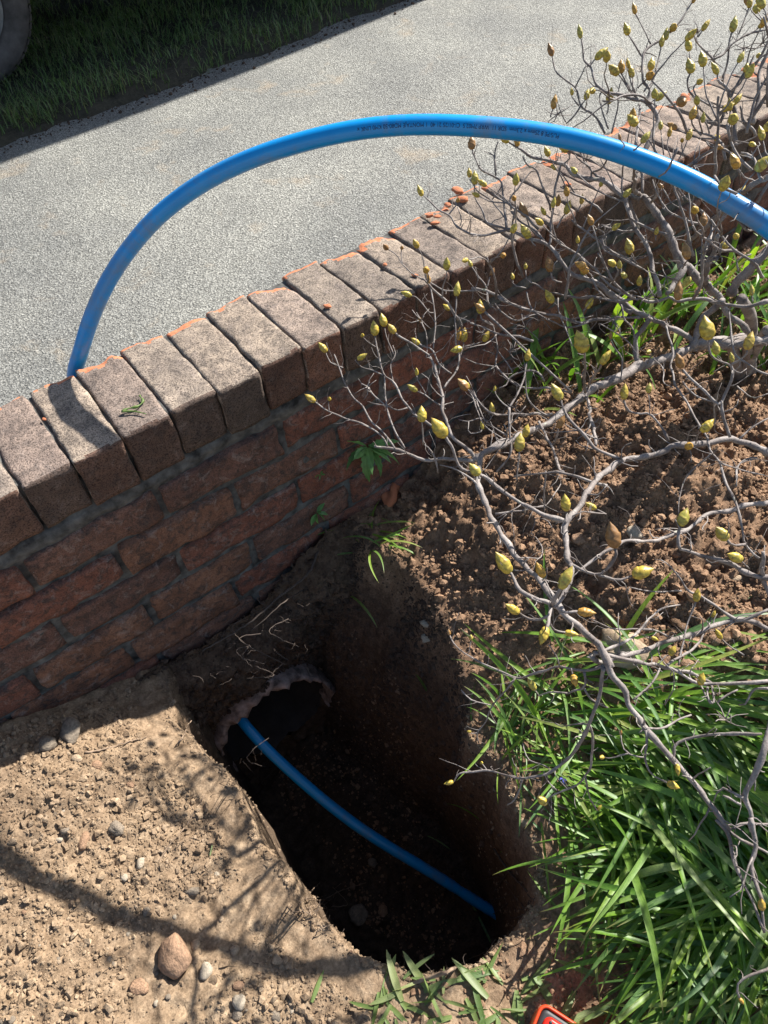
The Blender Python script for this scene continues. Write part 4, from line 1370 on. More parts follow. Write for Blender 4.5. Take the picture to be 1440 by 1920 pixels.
 ('A', [(640,540),(690,490),(705,480)], 10, 9, .1, .1, (715,465,85)),
 ('A', [(690,470),(720,420)], 10, 8, .1, .1, (727,390,80)),
 ('A', [(690,650),(750,610)], 10, 8, .1, .1, (785,585,85)),
 ('A', [(440,820),(400,740),(360,700),(290,650),(260,540),(150,460),(125,400),(115,340)], 16, 9, .05, .05, (105,300,80)),
 ('A', [(260,530),(300,460),(320,410),(345,400)], 11, 8, .05, .1, None),
 ('A', [(290,650),(240,720),(200,760)], 11, 8, .05, .05, None),
 ('A', [(290,650),(320,610)], 10, 8, .05, .05, (332,578,65)),
 ('A', [(280,650),(240,600),(237,575)], 9, 7, .05, .05, (237,560,45)),
 ('A', [(105,720),(120,670)], 9, 8, .05, .05, (130,622,85)),
 ('A', [(200,750),(160,670),(155,640)], 9, 6, .05, .05, None),
 ('A', [(480,820),(510,700),(520,590),(540,490)], 12, 8, .05, .1, None),
 ('A', [(460,790),(430,700),(410,600),(420,560)], 12, 8, .05, .05, (422,548,40)),
 ('A', [(450,700),(460,640)], 10, 8, .05, .05, (472,585,95)),
 ('A', [(1240,900),(1230,800),(1245,700),(1200,600),(1190,560),(1140,500),(1130,450)], 34, 14, .3, .4, (1113,415,80)),
 ('A', [(1200,570),(1270,510),(1300,440)], 14, 9, .35, .4, (1308,412,60)),
 ('A', [(1160,500),(1190,400),(1200,270),(1220,200)], 16, 10, .35, .4, (1230,145,95)),
 ('A', [(1100,370),(1160,340),(1210,280),(1290,230),(1360,200),(1440,180)], 14, 12, .4, .4, None),
 ('A', [(1110,380),(1100,360),(1030,290),(990,230),(990,195)], 16, 10, .4, .4, None),
 ('A', [(1010,225),(1035,190)], 10, 8, .4, .4, (1060,150,80)),
 ('A', [(1260,210),(1300,110),(1325,45)], 10, 8, .4, .4, (1328,10,70)),
 ('A', [(1480,180),(1440,110),(1410,40)], 14, 11, .6, .6, (1390,5,90)),
 ('A', [(1310,220),(1370,180)], 9, 8, .4, .4, (1412,145,70)),
 ('A', [(1210,650),(1110,660),(1030,620),(960,570),(940,500),(970,440)], 18, 9, .35, .4, (962,400,90)),
 ('A', [(965,380),(960,320)], 9, 8, .4, .4, (950,270,80)),
 ('A', [(1000,590),(980,540),(1010,510)], 10, 8, .4, .4, (1022,500,60)),
 ('A', [(1340,760),(1380,620),(1385,450),(1430,350),(1480,240)], 30, 16, .3, .4, None),
 ('A', [(1320,740),(1380,660),(1460,560)], 28, 22, .3, .4, None),
 ('A', [(1220,790),(1120,760),(1060,700),(1000,640)], 18, 10, .3, .35, None),
 ('A', [(1080,820),(1060,760),(1040,740)], 12, 9, .3, .35, (1042,718,65)),
 ('A', [(1030,830),(975,770),(970,730)], 12, 9, .3, .35, (982,688,85)),
 ('A', [(1080,790),(1180,660),(1230,640)], 16, 11, .3, .4, (1255,605,85)),
 ('A', [(1360,830),(1290,740),(1270,650)], 20, 13, .3, .4, None),
 ('A', [(1190,700),(1175,670)], 10, 8, .4, .4, (1200,655,80)),
 ('A', [(1230,960),(1180,920),(1090,900),(1060,870)], 16, 9, .4, .4, (1140,905,55)),
 ('A', [(1270,1100),(1250,1040)], 14, 10, .7, .8, (1232,988,95)),
 ('A', [(920,960),(910,880),(915,870)], 9, 7, .3, .3, (913,862,40)),
 ('A', [(800,950),(785,830)], 10, 8, .2, .2, (780,765,55)),
 ('A', [(640,960),(640,800),(650,640)], 22, 16, .3, .1, None),
 # over the coping
 ('B', [(1440,400),(1340,390),(1260,330),(1190,280),(1130,280),(1030,240),(970,190),(870,160),(760,140),(690,90),(630,50)], 40, 13, .1, .1, (605,35,60)),
 ('B', [(690,85),(688,70)], 10, 9, .1, .1, (686,42,70)),
 ('B', [(1140,250),(1210,210),(1250,140)], 15, 10, .1, .25, (1283,95,105)),
 ('B', [(1140,270),(1130,210),(1060,150),(1040,130)], 14, 9, .1, .15, None),
 ('B', [(1200,275),(1110,190),(1060,100)], 16, 10, .1, .1, None),
 ('B', [(970,190),(1010,150),(990,110)], 11, 9, .1, .15, (962,72,95)),
 ('B', [(1005,150),(1012,100)], 8, 7, .12, .15, (1010,65,70)),
 ('B', [(620,590),(600,400),(590,300),(540,260),(470,220),(420,130),(410,95)], 18, 9, 0, 0, (405,55,80)),
 ('B', [(555,260),(545,150),(515,120)], 12, 8, 0, 0, None),
 ('B', [(550,230),(545,120),(570,50)], 11, 8, 0, 0, None),
 ('B', [(620,590),(520,560),(470,480),(430,380),(425,320)], 16, 9, 0, 0, (428,270,80)),
 ('B', [(625,530),(540,430),(530,410),(450,360),(420,320),(395,280)], 11, 8, 0, 0, (393,240,55)),
 ('B', [(530,410),(590,330),(595,310)], 9, 9, 0, 0, None),
 ('B', [(620,590),(440,630),(340,590),(270,510),(200,460),(130,400),(100,375)], 20, 9, 0, 0, (88,350,70)),
 ('B', [(265,500),(310,440),(320,420)], 9, 7, 0, 0, (322,410,40)),
 ('B', [(320,450),(345,530),(335,570)], 7, 6, 0, 0, None),
 ('B', [(130,400),(165,325)], 7, 4, 0, 0, None),
 ('B', [(650,470),(640,420),(660,370),(760,250),(800,230)], 14, 9, 0, 0, None),
 ('B', [(720,140),(750,200),(800,220),(840,320),(890,470)], 10, 13, .1, 0, None),
 ('B', [(950,200),(910,400),(895,520),(890,640),(880,690)], 16, 15, .1, 0, None),
 ('B', [(860,670),(800,600),(700,540),(650,480)], 15, 12, 0, 0, None),
 ('B', [(860,670),(770,590),(740,510)], 12, 9, 0, 0, (720,465,95)),
 ('B', [(800,690),(760,640)], 10, 9, 0, 0, (735,600,95)),
 ('B', [(890,520),(860,500)], 8, 7, 0, 0, (845,475,55)),
 ('B', [(930,580),(960,520),(985,490)], 10, 9, 0, 0, (1000,452,85)),
 ('B', [(930,450),(935,440)], 8, 8, 0, 0, (940,408,70)),
 ('B', [(1060,480),(1080,430)], 8, 7, 0, 0, (1085,402,60)),
 ('B', [(480,960),(500,950),(440,860),(405,815)], 11, 8, 0, 0, (397,795,45)),
 ('B', [(500,950),(520,880)], 9, 7, 0, 0, (537,845,50)),
 ('B', [(500,960),(500,1030),(560,1090)], 10, 7, 0, 0, None),
 ('B', [(960,915),(900,900),(890,840)], 11, 9, 0, 0, (885,800,90)),
 ('B', [(1120,890),(1095,860)], 10, 9, 0, 0, (1088,825,85)),
 ('B', [(1440,830),(1390,770),(1380,740)], 12, 9, 0, 0, (1370,690,95)),
 ('B', [(1440,830),(1300,740),(1220,720),(1200,650)], 14, 9, 0, 0, None),
 ('B', [(1420,600),(1330,600),(1200,560)], 14, 8, 0, 0, None),
 ('B', [(1360,390),(1390,480),(1410,560),(1425,610)], 28, 26, .1, 0, None),
 ('B', [(1300,880),(1310,830)], 8, 7, 0, 0, (1313,800,50)),
 ('B', [(1400,930),(1345,890)], 8, 7, 0, 0, (1340,868,45)),
 ('B', [(940,1060),(900,1030)], 8, 8, 0, 0, (882,998,85)),
 ('B', [(1090,1090),(1120,1060)], 8, 8, 0, 0, (1132,1038,75)),
 ('B', [(800,925),(745,900),(738,830)], 10, 7, 0, 0, (738,812,40)),
 ('B', [(740,950),(670,930),(660,890)], 9, 7, 0, 0, (658,875,40)),
 ('B', [(1070,720),(1058,670)], 8, 7, 0, 0, (1057,650,45)),
 ('B', [(800,925),(870,970),(960,990),(1080,1010),(1190,1010)], 10, 12, 0, 0, None),
 # beneath the pipe, at the right
 ('C', [(250,320),(340,390),(440,450),(540,450),(600,520),(690,640),(740,730),(790,840),(830,900),(850,960)], 42, 66, .1, .05, None),
 ('C', [(850,930),(780,1060),(720,1140)], 50, 36, .05, .1, None),
 ('C', [(850,930),(900,1000),(980,1080)], 60, 60, .05, .05, None),
 ('C', [(430,440),(450,540),(500,680),(560,770),(610,880),(620,990),(660,1090),(670,1160)], 30, 36, .1, .2, None),
 ('C', [(500,690),(400,700),(330,680),(250,650)], 16, 9, .1, .1, None),
 ('C', [(540,440),(490,400),(485,200),(480,110),(430,100),(390,45)], 30, 10, .1, 1, (385,20,50)),
 ('C', [(485,120),(540,70)], 14, 10, 1, 1, (572,25,95)),
 ('C', [(545,430),(550,300),(530,250)], 24, 18, .1, .1, None),
 ('C', [(860,800),(880,770),(1000,670),(1080,600),(1160,520),(1220,430),(1290,390),(1440,310),(1520,260)], 34, 42, .1, 1, None),
 ('C', [(1100,710),(1030,630),(960,550),(890,490),(830,430),(790,360)], 18, 12, .3, .4, None),
 ('C', [(1010,640),(900,630),(800,590),(720,550),(650,420),(620,330)], 18, 10, .3, .3, None),
 ('C', [(860,550),(770,510),(730,460),(690,390)], 12, 9, .3, .3, (676,370,50)),
 ('C', [(720,550),(690,520),(850,440)], 9, 7, .3, .3, None),
 ('C', [(660,310),(720,260),(760,180),(800,100)], 16, 18, .95, 1, None),
 ('C', [(1180,1150),(1240,1040),(1350,930),(1440,830),(1540,740)], 72, 64, 0, .1, None),
 ('C', [(1090,720),(1060,830),(1000,950),(980,1020),(1010,1090),(1050,1140)], 36, 52, .3, .05, None),
 ('C', [(1220,440),(1200,560),(1240,640),(1300,690),(1440,660)], 24, 16, .9, .8, None),
 ('C', [(1220,430),(1110,380),(1060,300)], 24, 14, .95, .9, None),
 ('C', [(1330,330),(1270,310),(1225,250)], 13, 10, .95, 1, (1200,195,110)),
 ('C', [(1400,330),(1360,250),(1340,180),(1250,140)], 22, 20, .9, .8, None),
 ('C', [(830,960),(870,900)], 12, 10, .6, .8, (855,830,120)),
 ('C', [(800,1180),(800,1160)], 14, 14, .5, .8, (805,1110,135)),
 ('C', [(180,1010),(150,980)], 10, 9, .2, .3, (125,955,90)),
 ('C', [(510,930),(470,850)], 10, 9, .2, .3, (453,795,100)),
 ('C', [(400,1000),(390,950)], 9, 8, .2, .2, (385,928,60)),
 ('C', [(460,1060),(430,1020)], 9, 7, .2, .2, (413,1008,50)),
 ('C', [(530,1090),(525,1070)], 9, 8, .2, .2, (527,1045,70)),
 ('C', [(985,930),(985,860)], 9, 8, .3, .3, (983,828,55)),
 ('C', [(640,760),(645,710)], 9, 8, .2, .2, (650,690,55)),
 ('C', [(260,750),(300,840),(360,870),(450,920),(560,970)], 12, 16, .1, .1, None),
 ('C', [(560,970),(590,1000),(580,1080),(640,1160)], 12, 12, .1, .1, None),
 ('C', [(0,810),(120,890),(200,960),(260,1030),(330,1090),(420,1140)], 14, 22, .0, .05, None),
 ('C', [(180,1000),(220,1100),(290,1170),(360,1190)], 12, 12, 0, .1, None),
 ('C', [(0,1160),(100,1170),(200,1160),(350,1190),(520,1180)], 14, 18, 0, .2, None),
 ('C', [(900,780),(870,700),(860,600)], 10, 8, .2, .2, None),
 ('C', [(1090,640),(1075,500),(990,460)], 12, 9, .4, .4, None),
 ('C', [(1320,860),(1220,900),(1230,980)], 14, 10, .3, .3, None),
 ('C', [(1440,780),(1380,880),(1300,900)], 16, 10, .4, .4, None),
 ('C', [(1330,1200),(1325,1150)], 10, 9, .5, .5, (1325,1110,75)),
 ('C', [(1220,760),(1215,745)], 9, 8, .6, .6, (1213,730,60)),
]
shrub_base = hit(1395, 690)
shrub = thing('flowering_shrub', 'bare grey branched shrub with fat yellow buds leaning over the wall', 'shrub', tuple(shrub_base))
SB = shrub_base
bs = random.Random(5)


def make_bud_mesh(seed):
    r = np.random.default_rng(seed)
    na_, nt_ = 22, 22
    t = np.linspace(0, 1, nt_)
    prof = np.interp(t, [0, .06, .18, .35, .5, .68, .84, .95, 1], [.10, .17, .225, .255, .245, .185, .095, .030, .003])
    a = np.linspace(0, 2 * np.pi, na_, endpoint=False)
    A, Tt = np.meshgrid(a, t)
    ph = r.uniform(0, 6)
    sp = (Tt * r.uniform(2.6, 3.4) + (A + ph) / (2 * np.pi) * 2 + 0.20 * np.abs(np.sin(A * 1.5 + ph))) % 1.0        # overlapping scales
    R = prof[:, None] * (1 + 0.17 * (sp - .5)) * (1 + 0.03 * np.cos(5 * A + ph))
    bend = r.uniform(-.06, .06, 2)
    V = np.stack([R * np.cos(A) + bend[0] * Tt ** 2, R * np.sin(A) + bend[1] * Tt ** 2, Tt], -1).reshape(-1, 3)
    F = [(i * na_ + j, i * na_ + (j + 1) % na_, (i + 1) * na_ + (j + 1) % na_, (i + 1) * na_ + j) for i in range(nt_ - 1) for j in range(na_)]
    F.append(tuple(range(na_ - 1, -1, -1)))
    me = mesh_np('bud', V, F)
    e = np.clip((sp - .70) / .3, 0, 1) * 0.9 + 0.55 * np.clip((Tt - .86) / .14, 0, 1)
    at_ = me.attributes.new('edge', 'FLOAT', 'POINT')
    at_.data.foreach_set('value', np.clip(e, 0, 1).astype(np.float32).ravel())
    me.materials.append(MAT['bud'])
    return me


BUDS = [make_bud_mesh(40 + i) for i in range(14)]
nbud = 0


def add_bud(base, tip, fat=1.0):
    global nbud
    d = Vector(tip - base)
    L = d.length
    o = link('bud', BUDS[bs.randrange(14)], None, shrub)
    fat *= bs.uniform(.82, 1.2)
    nbud += 1
    o.location = Vector(base - SB)
    o.rotation_mode = 'QUATERNION'
    o.rotation_quaternion = d.to_track_quat('Z', 'Y') @ Quaternion((0, 0, 1), bs.uniform(0, 6.28))
    o.scale = (L * fat, L * fat, L)
    return o


SEGS = []
for zn, pts, w0, w1, l0, l1, bud in T_:
    ox, oy, sc_ = ZN[zn]
    P2 = np.array([(ox + a / sc_, oy + b / sc_) for a, b in pts])
    cum = np.concatenate([[0], np.cumsum(np.hypot(*np.diff(P2, axis=0).T))])
    cum = cum / cum[-1]
    lay = l0 + (l1 - l0) * cum
    D = np.array([dmap(a, b, l) for (a, b), l in zip(P2, lay)])
    P3 = np.array([at_d(a, b, d) for (a, b), d in zip(P2, D)])
    # keep above the ground
    gz = tz(P3[:, 0], P3[:, 1])
    low = (P3[:, 1] < 0) & (P3[:, 2] < gz + .015)
    P3[low, 2] = gz[low] + .015
    rad = 0.5 * (w0 + (w1 - w0) * cum) / sc_ * D / FPX * 1.02
    Ls = np.linalg.norm(np.diff(P3, axis=0), axis=1).sum()
    n_ = int(np.clip(Ls / .006, 5, 90))
    S = spline(np.column_stack([P3, rad]), n_)
    k_ = bs.uniform(0, 50)
    tt = np.arange(n_) * .006
    jit = np.stack([vnoise(tt * 55 + k_, 1.0), vnoise(tt * 55 + k_, 8.0), vnoise(tt * 55 + k_, 15.0)], 1)
    S[1:-1, :3] += jit[1:-1] * np.minimum(S[1:-1, 3:4] * .8, .0024)
    r_ = np.maximum(S[:, 3], .0007) * .90 * (1 + .22 * vnoise(tt * 90 + k_, 3.0) + .30 * np.clip(vnoise(tt * 190 + k_, 22.0) - .45, 0, 1) * 2)
    mb = MB()
    mb.add(*tube(S[:, :3] - SB, r_, 10 if w0 > 25 else 7))
    mb.build('branch', MAT['bark'], shrub)
    SEGS.append((S[:, :3].copy(), r_))
    if bud:
        bx, by, bl = bud
        c2 = np.array([ox + bx / sc_, oy + by / sc_])
        v2 = c2 - P2[-1]
        nv = np.linalg.norm(v2)
        half = bl / sc_ / 2 * 1.12
        vv_ = v2 / nv if nv > 1 else np.array([0, -1.0])
        d_ = D[-1]
        if nv < half * .55:                              # pointing at the camera: foreshortened
            base = S[-1, :3]
            tip = at_d(c2[0] + vv_[0] * half * .6, c2[1] + vv_[1] * half * .6, d_ - 1.5 * half * d_ / FPX)
        else:
            base = at_d(*(c2 - vv_ * half), d_)
            tip = at_d(*(c2 + vv_ * half), d_ - .5 * half * d_ / FPX)
            mbs = S[-1, :3]
            if np.linalg.norm(base - mbs) > .003:
                mb = MB()
                mb.add(*tube(spline(np.array([mbs, (mbs + base) / 2, base + (tip - base) * .05]), 5) - SB, r_[-1] * .95, 6))
                mb.build('bud_stalk', MAT['bark'], shrub)
        add_bud(base, tip, 1.0 if nv >= half * .55 else 1.25)
# stools at the foot and limbs leaving the picture on the right
foot = [at_d(1300, 650, 1.28), at_d(1370, 640, 1.27), at_d(1440, 620, 1.25), at_d(1390, 560, 1.24)]
for f_ in foot:
    P = np.array([SB + np.array([bs.uniform(-.02, .02), bs.uniform(-.02, .02), -.03]), (SB + f_) / 2 + np.array([.01, 0, .03]), f_])
    S = spline(P, 24)
    mb = MB()
    mb.add(*tube(S - SB, np.linspace(.013, .009, 24) * (1 + .08 * vnoise(np.arange(24) * .5, 4.0)), 12))
    mb.build('trunk', MAT['bark'], shrub)
starts = [at_d(1440, 60, 1.24), at_d(1440, 300, .90), at_d(1450, 450, 1.2), at_d(1455, 640, 1.2), at_d(1450, 880, .98), at_d(1450, 1190, .95), at_d(1450, 1290, .86), at_d(1450, 1480, .72), at_d(1445, 1650, .72)]


def grow(p, d, L, r0, depth):
    n_ = max(5, int(L / .012))
    P = [p]
    d = d / np.linalg.norm(d)
    for i in range(n_):
        d = d + np.array([bs.gauss(0, .16), bs.gauss(0, .16), bs.gauss(0.02, .14)])
        d /= np.linalg.norm(d)
        P.append(P[-1] + d * L / n_)
    P = np.array(P)
    R = np.linspace(r0, r0 * .55, len(P))
    mb = MB()
    mb.add(*tube(P - SB, R, 6))
    mb.build('branch', MAT['bark'], shrub)
    if depth == 0:
        add_bud(P[-1], P[-1] + d * bs.uniform(.014, .022))
        return
    for k in range(bs.choice([2, 2, 3])):
        i = int(len(P) * bs.uniform(.45, .98))
        q = d + np.array([bs.gauss(0, .6), bs.gauss(0, .6), bs.gauss(.25, .4)])
        grow(P[min(i, len(P) - 1)], q, L * bs.uniform(.5, .75), r0 * .55, depth - 1)


for s_ in starts[::2]:
    grow(s_, np.array([.85, -.25, bs.uniform(-.05, .45)]), bs.uniform(.22, .34), .005, 2)

for px, py, d_ in ((1290, 250, 1.1), (1340, 330, 1.05), (1400, 250, 1.1), (1420, 380, 1.0), (1330, 420, 1.1), (1260, 330, 1.15), (1380, 470, 1.05), (1430, 520, 1.0), (1250, 440, 1.15), (1160, 480, 1.2),
                   (1190, 560, 1.15), (1060, 560, 1.2), (980, 520, 1.22), (1390, 150, 1.15), (1300, 560, 1.1), (1230, 200, 1.2), (1280, 380, 1.1), (1360, 300, 1.1), (1410, 320, 1.05), (1440, 200, 1.1),
                   (1350, 230, 1.12), (1300, 480, 1.1), (1220, 380, 1.18), (1420, 460, 1.05), (1130, 400, 1.22), (1010, 430, 1.24), (930, 560, 1.22), (860, 600, 1.2), (1000, 640, 1.18), (1100, 500, 1.2)):
    grow(at_d(px, py, d_), np.array([bs.gauss(-.3, .5), bs.gauss(.2, .4), bs.uniform(.1, .9)]), bs.uniform(.07, .13), .0024, 1)

# fine dead twigs and old flower stalks
TW = MB()
for S, r_ in SEGS:
    n_ = len(S)
    Ls = np.linalg.norm(np.diff(S, axis=0), axis=1).sum()
    for _ in range(int(Ls / .020 + bs.random())):
        i = bs.randrange(max(1, n_ // 4), n_)
        t_ = S[min(i + 1, n_ - 1)] - S[max(i - 1, 0)]
        t_ = t_ / (np.linalg.norm(t_) + 1e-9)
        d = t_ * .5 + np.array([bs.gauss(0, .6), bs.gauss(0, .6), bs.gauss(.35, .5)])
        d /= np.linalg.norm(d)
        L = bs.uniform(.006, .030) if bs.random() < .8 else bs.uniform(.03, .055)
        P = [S[i]]
        for k in range(4):
            d = d + np.array([bs.gauss(0, .3), bs.gauss(0, .3), bs.gauss(0.05, .3)])
            d /= np.linalg.norm(d)
            P.append(P[-1] + d * L / 4)
        rr = min(r_[i] * .55, .0013) * bs.uniform(.55, 1)
        TW.add(*tube(np.array(P) - SB, np.linspace(rr, rr * .5, 5), 4))
for px, py, d_ in ((865, 618, 1.2), (905, 625, 1.2), (985, 615, 1.2), (690, 725, 1.17), (1150, 600, 1.15), (1120, 430, 1.2), (1135, 440, 1.2), (790, 600, 1.2), (955, 660, 1.15), (1310, 60, 1.15),
                   (1335, 110, 1.15), (1045, 215, 1.2), (1395, 90, 1.15), (1430, 80, 1.15), (1300, 310, .95), (1350, 480, .9), (1100, 300, 1.2), (1360, 1350, .85), (1250, 520, 1.1), (1210, 560, 1.1)):
    c = at_d(px, py, d_)
    for k in range(9):
        d = np.array([bs.gauss(0, 1), bs.gauss(0, 1), bs.gauss(.3, .8)])
        d /= np.linalg.norm(d)
        L = bs.uniform(.012, .034)
        q = d + np.array([bs.gauss(0, .6), bs.gauss(0, .6), bs.gauss(0, .6)])
        q /= np.linalg.norm(q)
        TW.add(*tube(np.array([c, c + d * L * .5, c + d * L * .6 + q * L * .4]) - SB, [.0009, .0007, .0005], 4))
o = TW.build('fine_twigs', MAT['bark'], shrub)
o['kind'] = 'stuff'

# ================================================================== strap-leaved bulbs
def strap_mesh(name, a0, bend, wid, seg=14, twist=0.0, fold=.25, side=0.0):
    """leaf of unit length along +X, rising at a0 and bending over"""
    t = np.linspace(0, 1, seg + 1)
    ang = a0 - bend * t ** 1.3
    dx, dz = np.cos(ang), np.sin(ang)
    x = np.concatenate([[0], np.cumsum((dx[1:] + dx[:-1]) / 2 / seg)])
    z = np.concatenate([[0], np.cumsum((dz[1:] + dz[:-1]) / 2 / seg)])
    y = side * t ** 2
    wd = wid * np.interp(t, [0, .12, .4, .7, .9, 1], [.55, .75, 1, .85, .45, .02]) / 2
    tw = twist * t
    nx_, nz_ = -np.sin(ang), np.cos(ang)
    V = []
    for i in range(seg + 1):
        c = np.array([x[i], y[i], z[i]])
        s_ = np.array([0, math.cos(tw[i]), 0]) + math.sin(tw[i]) * np.array([nx_[i], 0, nz_[i]])
        n_ = np.array([nx_[i], 0, nz_[i]]) * math.cos(tw[i]) - math.sin(tw[i]) * np.array([0, 1, 0])
        for q in (-1, 0, 1):
            V.append(c + s_ * wd[i] * q + n_ * wd[i] * fold * abs(q))
    F = []
    for i in range(seg):
        for q in (0, 1):
            a = i * 3 + q
            F.append((a, a + 1, a + 4, a + 3))
    return np.array(V), F


ls = random.Random(21)
STRAPS = []
for k in range(14):
    a0 = ls.uniform(.16, .72)
    V, F = strap_mesh('leaf', a0, a0 + ls.uniform(.08, .62), ls.uniform(.025, .037), seg=16, twist=ls.uniform(-1.1, 1.1), fold=ls.uniform(.2, .5), side=ls.uniform(-.36, .36))
    STRAPS.append((V, F))
STRAPM = []
for V, F in STRAPS:
    me = mesh_np('leaf', V, np.array(F))
    me.attributes.new('along', 'FLOAT', 'POINT').data.foreach_set('value', np.repeat(np.linspace(0, 1, len(V) // 3), 3).astype(np.float32))
    me.materials.append(MAT['strap'])
    STRAPM.append(me)
UPR = []
for k in range(6):
    a0 = ls.uniform(1.0, 1.4)
    V, F = strap_mesh('leaf', a0, ls.uniform(.3, 1.2), ls.uniform(.045, .065), twist=ls.uniform(-.5, .5), side=ls.uniform(-.1, .1))
    me = mesh_np('leaf', V, np.array(F))
    me.materials.append(MAT['strap'])
    UPR.append((me, V, F))


def rotz(V, a):
    c, s_ = math.cos(a), math.sin(a)
    return V @ np.array([[c, s_, 0], [-s_, c, 0], [0, 0, 1]])


def leaf_clump(px, py, label, nleaf, nmass, L0, L1, az_mean=None, az_sd=1.0, spread=.04, upright=False, group=None, name='bulb_clump', rise=0.0):
    c = hit(px, py)
    t = thing(name, label, 'plant', tuple(c), group)

    def azim(L=.2):
        for _ in range(8):
            a = ls.uniform(0, 2 * math.pi) if az_mean is None or ls.random() < .12 else ls.gauss(az_mean, az_sd)
            tip = np.array([c[0] + .9 * L * math.cos(a)]), np.array([c[1] + .9 * L * math.sin(a)])
            if float(poly_sd(tip[0], tip[1], TOP)[0]) < .012:
                break
        return a
    for k in range(nleaf):
        o = link('leaf', UPR[ls.randrange(6)][0] if upright else STRAPM[ls.randrange(14)], None, t)
        x, y = ls.gauss(0, spread), ls.gauss(0, spread)
        o.location = (x, y, float(tz(c[0] + x, c[1] + y)) - c[2] - .004)
        L = ls.uniform(L0, L1)
        o.rotation_euler = (ls.gauss(0, .15), ls.gauss(-.05 - rise, .14), azim(L))
        wd_ = ls.uniform(.85, 1.25) * .24
        o.scale = (L, max(L, .5 * wd_ + .5 * L), L)
    if nmass:
        mb = MB()
        tn = []
        for k in range(nmass):
            V, F = (UPR[ls.randrange(6)][1:] if upright else STRAPS[ls.randrange(14)])
            L = ls.uniform(L0 * .6, L1 * .9)
            V = rotz(V * L, azim(L))
            x, y = ls.gauss(0, spread * 1.3), ls.gauss(0, spread * 1.3)
            mb.add(V * np.array([1, 1, .8]) + np.array([x, y, float(tz(c[0] + x, c[1] + y)) - c[2] - .004]), F)
            tn += [ls.random()] * len(V)
        me = mb.mesh('leaf_mass')
        a = me.attributes.new('tint', 'FLOAT', 'POINT')
        a.data.foreach_set('value', np.array(tn, np.float32))
        o = link('leaf_mass', me, MAT['strap'], t)
        o['kind'] = 'stuff'
    return t


CL = [(985, 1395, 'bright green strap leaved clump on the edge of the pit', 24, 44, .09, .15, -.3, 1.6, .032),
      (1020, 1300, 'strap leaved clump below the cluster of fat buds, above the pit', 20, 40, .10, .19, -1.3, .9, .035),
      (1110, 1345, 'strap leaved clump in front of the pale rock by the soil heap', 22, 50, .18, .30, -1.25, .5, .045),
      (1230, 1350, 'strap leaved clump at the foot of the stony soil heap', 22, 55, .19, .32, -1.2, .45, .05),
      (1370, 1370, 'strap leaved clump under the long bare side branch at right', 22, 55, .19, .32, -1.3, .5, .05),
      (1075, 1480, 'strap leaved clump holding the small blue flower beside the pit', 22, 46, .13, .22, -1.3, .5, .035),
      (1170, 1480, 'strap leaved clump beneath the lone round bud in the middle of the leaves', 24, 60, .20, .34, -1.6, .45, .05),
      (1320, 1510, 'strap leaved clump behind the thick forked branch at right', 22, 60, .20, .32, -1.5, .6, .05),
      (1150, 1610, 'strap leaved clump with one leaf folded into a loop', 16, 36, .12, .20, -1.7, .6, .035),
      (1300, 1620, 'strap leaved clump just above the striped snail shell', 22, 60, .18, .28, 2.9, .5, .05),
      (1430, 1640, 'strap leaved clump behind the drooping branch tip at the right edge', 22, 55, .20, .32, 2.9, .5, .05),
      (1350, 1760, 'strap leaved clump below the striped snail shell', 18, 50, .12, .19, 3.0, .5, .035),
      (1430, 1770, 'strap leaved clump beside the lowest twig at right', 22, 60, .19, .30, 3.0, .45, .05),
      (1420, 1890, 'strap leaved clump in the bottom right corner', 18, 50, .12, .20, 2.9, .5, .045)]
for c in CL:
    leaf_clump(c[0], c[1], c[2], c[3], c[4], c[5], c[6], c[7], c[8], c[9], group='strap leaved bulbs beside the pit', rise=.45 if c[0] < 1130 and c[1] < 1500 else .08)
loop = next(o for o in COL.objects if o.get('label') == 'strap leaved clump with one leaf folded into a loop')
V, F = strap_mesh('leaf', 1.35, 2.9, .10, seg=22, fold=.2)
o = link('leaf', mesh_np('leaf', V, np.array(F)), MAT['strap'], loop)
o.location = Vector(at_d(1178, 1650, float((hit(1178, 1650) - CAM) @ ROT[2]) - .07)) - loop.location
o.rotation_euler = (0, 0, -.5)
o.scale = (.12, .12, .12)
for (px, py, lab) in ((1010, 700, 'upright leaf clump at the wall foot behind the low pale branch'), (1190, 640, 'upright leaf clump at the wall foot behind the forked trunk'),
                      (1290, 590, 'upright leaf clump at the wall foot between the two thick stems'), (1390, 560, 'upright leaf clump at the wall foot under the end of the blue pipe'),
                      (1425, 660, 'upright leaf clump behind the soil heap at the right edge')):
    leaf_clump(px, py, lab, 14, 22, .12, .22, None, 1, .045, True, 'upright leaf clumps along the wall foot')
leaf_clump(690, 1010, 'limp grass tuft hanging over the pit bank by the wall', 14, 10, .07, .12, -2.0, 1.0, .022, name='grass_tuft')
leaf_clump(760, 1120, 'few torn leaves on the dark bank above the pit', 5, 0, .05, .08, -1.4, .8, .02, name='grass_tuft')
leaf_clump(660, 985, 'small grass tuft against the wall beside the broken brick lump', 8, 6, .05, .09, 2.6, .5, .02, name='grass_tuft')

# loose and cut leaves lying about
FLAT = []
for k in range(6):
    V, F = strap_mesh('leaf_blade', ls.uniform(.05, .22), ls.uniform(.1, .5), ls.uniform(.10, .17), seg=8, twist=ls.uniform(-1.2, 1.2), side=ls.uniform(-.15, .15))
    me = mesh_np('loose_leaf', V, np.array(F))
    me.materials.append(MAT['cutleaf'])
    FLAT.append(me)


